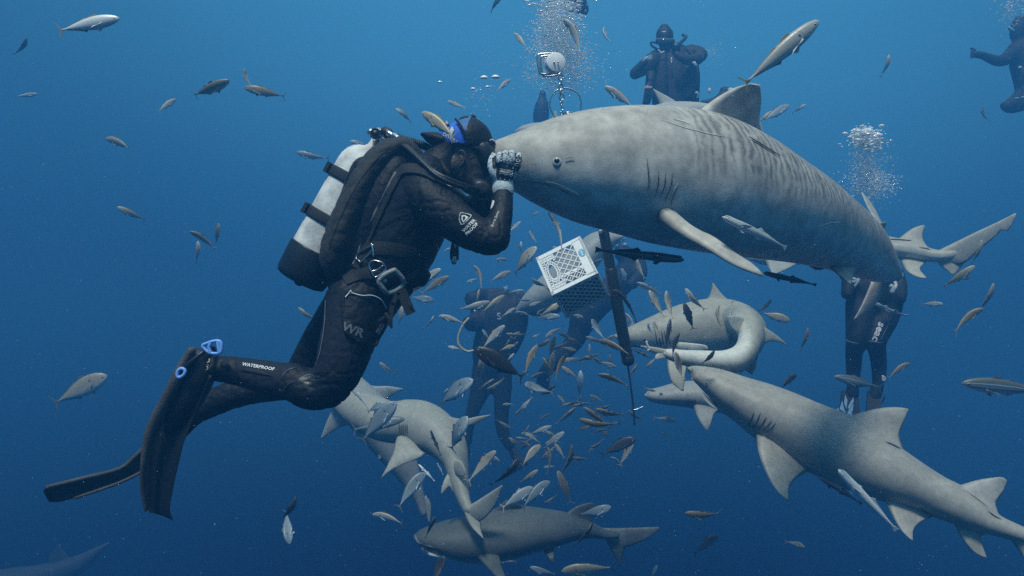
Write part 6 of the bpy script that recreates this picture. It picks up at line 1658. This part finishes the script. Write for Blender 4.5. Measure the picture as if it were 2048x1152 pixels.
 (S_, 'tan', 1543, 599, 1517, 632, 'curved, above the curled shark\'s bend', dict(roll=40, bend=.4)),
 (J_, 'tan', 1580, 642, 1521, 624, 'right of the curled shark', dict(Y=6.2, roll=20)),
 (S_, 'brown', 1616, 656, 1609, 704, 'upright and faint, right of the curled shark', dict(roll=50, bend=.3)),
 # over the curled shark
 (S_, 'silver', 1274, 565, 1326, 590, 'left of the row over the curled shark', dict(roll=50)),
 (S_, 'tan', 1299, 581, 1322, 634, 'steep, left over the curled shark\'s nape', dict(roll=10, Y=4.9)),
 (S_, 'tan', 1333, 582, 1337, 634, 'curved, over the curled shark\'s nape', dict(roll=55, bend=.45, Y=4.9)),
 (S_, 'silver', 1371, 577, 1400, 625, 'left of the curled shark\'s dorsal fin', dict(roll=20, Y=4.9)),
 (S_, 'dark', 1368, 606, 1387, 660, 'dark, middle of the curled shark\'s back', dict(roll=60, Y=4.8)),
 (S_, 'tan', 1438, 610, 1425, 657, 'pale, on the curled shark\'s flank under the fin', dict(Y=5.6, roll=30)),
 (S_, 'blue', 1297, 645, 1296, 672, 'small, beside the curled shark\'s eye', dict(tilt=.7, Y=5.2)),
 (S_, 'tan', 1306, 642, 1317, 674, 'pinkish, in front of the gill slits', dict(Y=5.4, roll=20)),
 (S_, 'dark', 1341, 638, 1332, 698, 'dark, upright behind the gill slits', dict(roll=60, Y=4.8)),
 (S_, 'dark', 1359, 666, 1335, 713, 'dark, slanting over the curled shark\'s white tail', dict(roll=60, Y=4.7)),
 (S_, 'dark', 1429, 701, 1409, 735, 'touching the lemon shark\'s nose', dict(roll=60, Y=4.8)),
 (S_, 'brown', 1350, 704, 1364, 755, 'left of the lemon shark\'s nose', dict(roll=55, bend=.35, Y=4.8)),
 (S_, 'tan', 1268, 646, 1252, 658, 'peeping over the curled shark\'s snout', dict(Y=6.8)),
 (S_, 'tan', 1273, 518, 1283, 558, 'below the big shark, right of the pipe', dict(roll=30, bend=-.3)),
 # remoras and companions of the big shark
 (RM, 'pale', 1097, 424, 1147, 494, 'bent down from the big shark\'s chin to the crate', dict(Y=2.75, roll=60, bend=.5)),
 (RM, 'pale', 1445, 434, 1587, 497, 'on the big shark\'s flank', dict(Y=2.58, roll=15, bend=-.35)),
 (RM, 'remora', 1367, 520, 1190, 499, 'below the big shark, right of the pipe', dict(Y=3.1, roll=15)),
 (RM, 'black', 1527, 546, 1633, 570, 'under the big shark\'s belly', dict(Y=3.6, roll=20)),
 (RM, 'black', 1231, 579, 1284, 632, 'hugging the pipe beside the crate', dict(Y=4.2, roll=60, bend=.35)),
 (RM, 'remora', 1303, 715, 1258, 694, 'right of the pipe under the curled shark\'s snout', dict(Y=4.4)),
 (J_, 'black', 1648, 537, 1604, 534, 'hidden under the big shark\'s pelvic fin', dict(Y=4.3, roll=60)),
]
frnd = random.Random(21)
for row in TABLE:
    kd, skn, hx, hy, tx, ty, plc, kw = row
    if math.hypot(hx - tx, hy - ty) > 95: kw.setdefault('bend', 0); kw.setdefault('tilt', 0)
    if 'bend' not in kw: kw['bend'] = frnd.choice((-.55, -.3, 0, .3, .55)) if kd != 'remora' else frnd.choice((-.2, .2))
    if 'tilt' not in kw: kw['tilt'] = frnd.uniform(-.35, .35)
    kw['roll'] = kw.get('roll', 0) * .8 + frnd.uniform(-8, 12)
    fish(kd, skn, hx, hy, tx, ty, plc, **kw)
# the hazy fish deep inside the cloud that nothing tells apart
for i in range(64):
    x = frnd.gauss(1120, 85); y = frnd.choice((frnd.gauss(650, 60), frnd.gauss(850, 75))); a = frnd.uniform(-.9, .9) + frnd.choice((0, pi)); l_ = frnd.uniform(11, 21)
    LABELS.clear()
    o = fish('scad', frnd.choice(('tan', 'brown', 'tan', 'silver')), x + l_ * cos(a), y + l_ * sin(a), x - l_ * cos(a), y - l_ * sin(a), 'x', roll=frnd.uniform(0, 60), bend=frnd.choice((-.55, -.3, 0, .3, .55)), Y=frnd.uniform(6.8, 7.8), tilt=frnd.uniform(-.4, .4))
    o['label'] = 'small hazy fish deep inside the fish cloud behind the nearer ones'; o['group'] = 'hazy fish deep in the cloud'
# hook in the curled shark's mouth
HK2 = empty('fish_hook', P(1296, 690, 5.1), 'bent pale hook at the curled shark\'s mouth', 'hook'); b = B()
rod(b, [P(x, y, 5.05) for x, y in ((1293, 683), (1294, 688), (1297, 694), (1299, 698), (1296, 701))], .007, 8); obj('wire', b, [M_white], HK2)
# ================================================================= the water's haze
b = B(); box(b, (0, 6.4, -.6), (10.5, 0, 0), (0, 7.9, 0), (0, 0, 5.6))
m, n_, l_, pb = new_mat('haze'); n_.remove(pb)
pv = n_.new('ShaderNodeVolumePrincipled'); pv.inputs['Color'].default_value = (*HAZE_C, 1); pv.inputs['Anisotropy'].default_value = .6; pv.inputs['Density'].default_value = HAZE_D
l_.new(pv.outputs[0], n_['Material Output'].inputs['Volume'])
hz = obj('haze', b, [m]); tag(hz, kind='stuff', label='blue water haze filling the whole view')

# ================================================================= unseen flat water sheet overhead, added to dapple the sunlight
b = B(); vs = [b.verts.new(v) for v in ((-16, -9, 5.2), (16, -9, 5.2), (16, 13.9, 5.2), (-16, 13.9, 5.2))]; b.faces.new(vs)
m, n_, l_, pb = new_mat('dapple_sheet'); n_.remove(pb)
tcn = n_.new('ShaderNodeTexCoord'); nz = n_.new('ShaderNodeTexNoise'); nz.inputs['Scale'].default_value = 1.3; nz.inputs['Detail'].default_value = 3
l_.new(tcn.outputs['Object'], nz.inputs['Vector'])
mxv = n_.new('ShaderNodeVectorMath'); mxv.operation = 'MULTIPLY_ADD'; l_.new(nz.outputs[1], mxv.inputs[0]); mxv.inputs[1].default_value = (.6, .6, 0); l_.new(tcn.outputs['Object'], mxv.inputs[2])
vo = n_.new('ShaderNodeTexVoronoi'); vo.feature = 'DISTANCE_TO_EDGE'; vo.inputs['Scale'].default_value = 2.1; l_.new(mxv.outputs[0], vo.inputs['Vector'])
mrg = n_.new('ShaderNodeMapRange'); mrg.inputs[1].default_value = 0; mrg.inputs[2].default_value = .24; mrg.inputs[3].default_value = 1.0; mrg.inputs[4].default_value = .58
l_.new(vo.outputs[0], mrg.inputs[0])
tr = n_.new('ShaderNodeBsdfTransparent'); l_.new(mrg.outputs[0], tr.inputs['Color']); l_.new(tr.outputs[0], n_['Material Output'].inputs['Surface'])
tag(obj('water', b, [m]), kind='structure')  # unseen sheet, the caustic pattern is put into its transparency
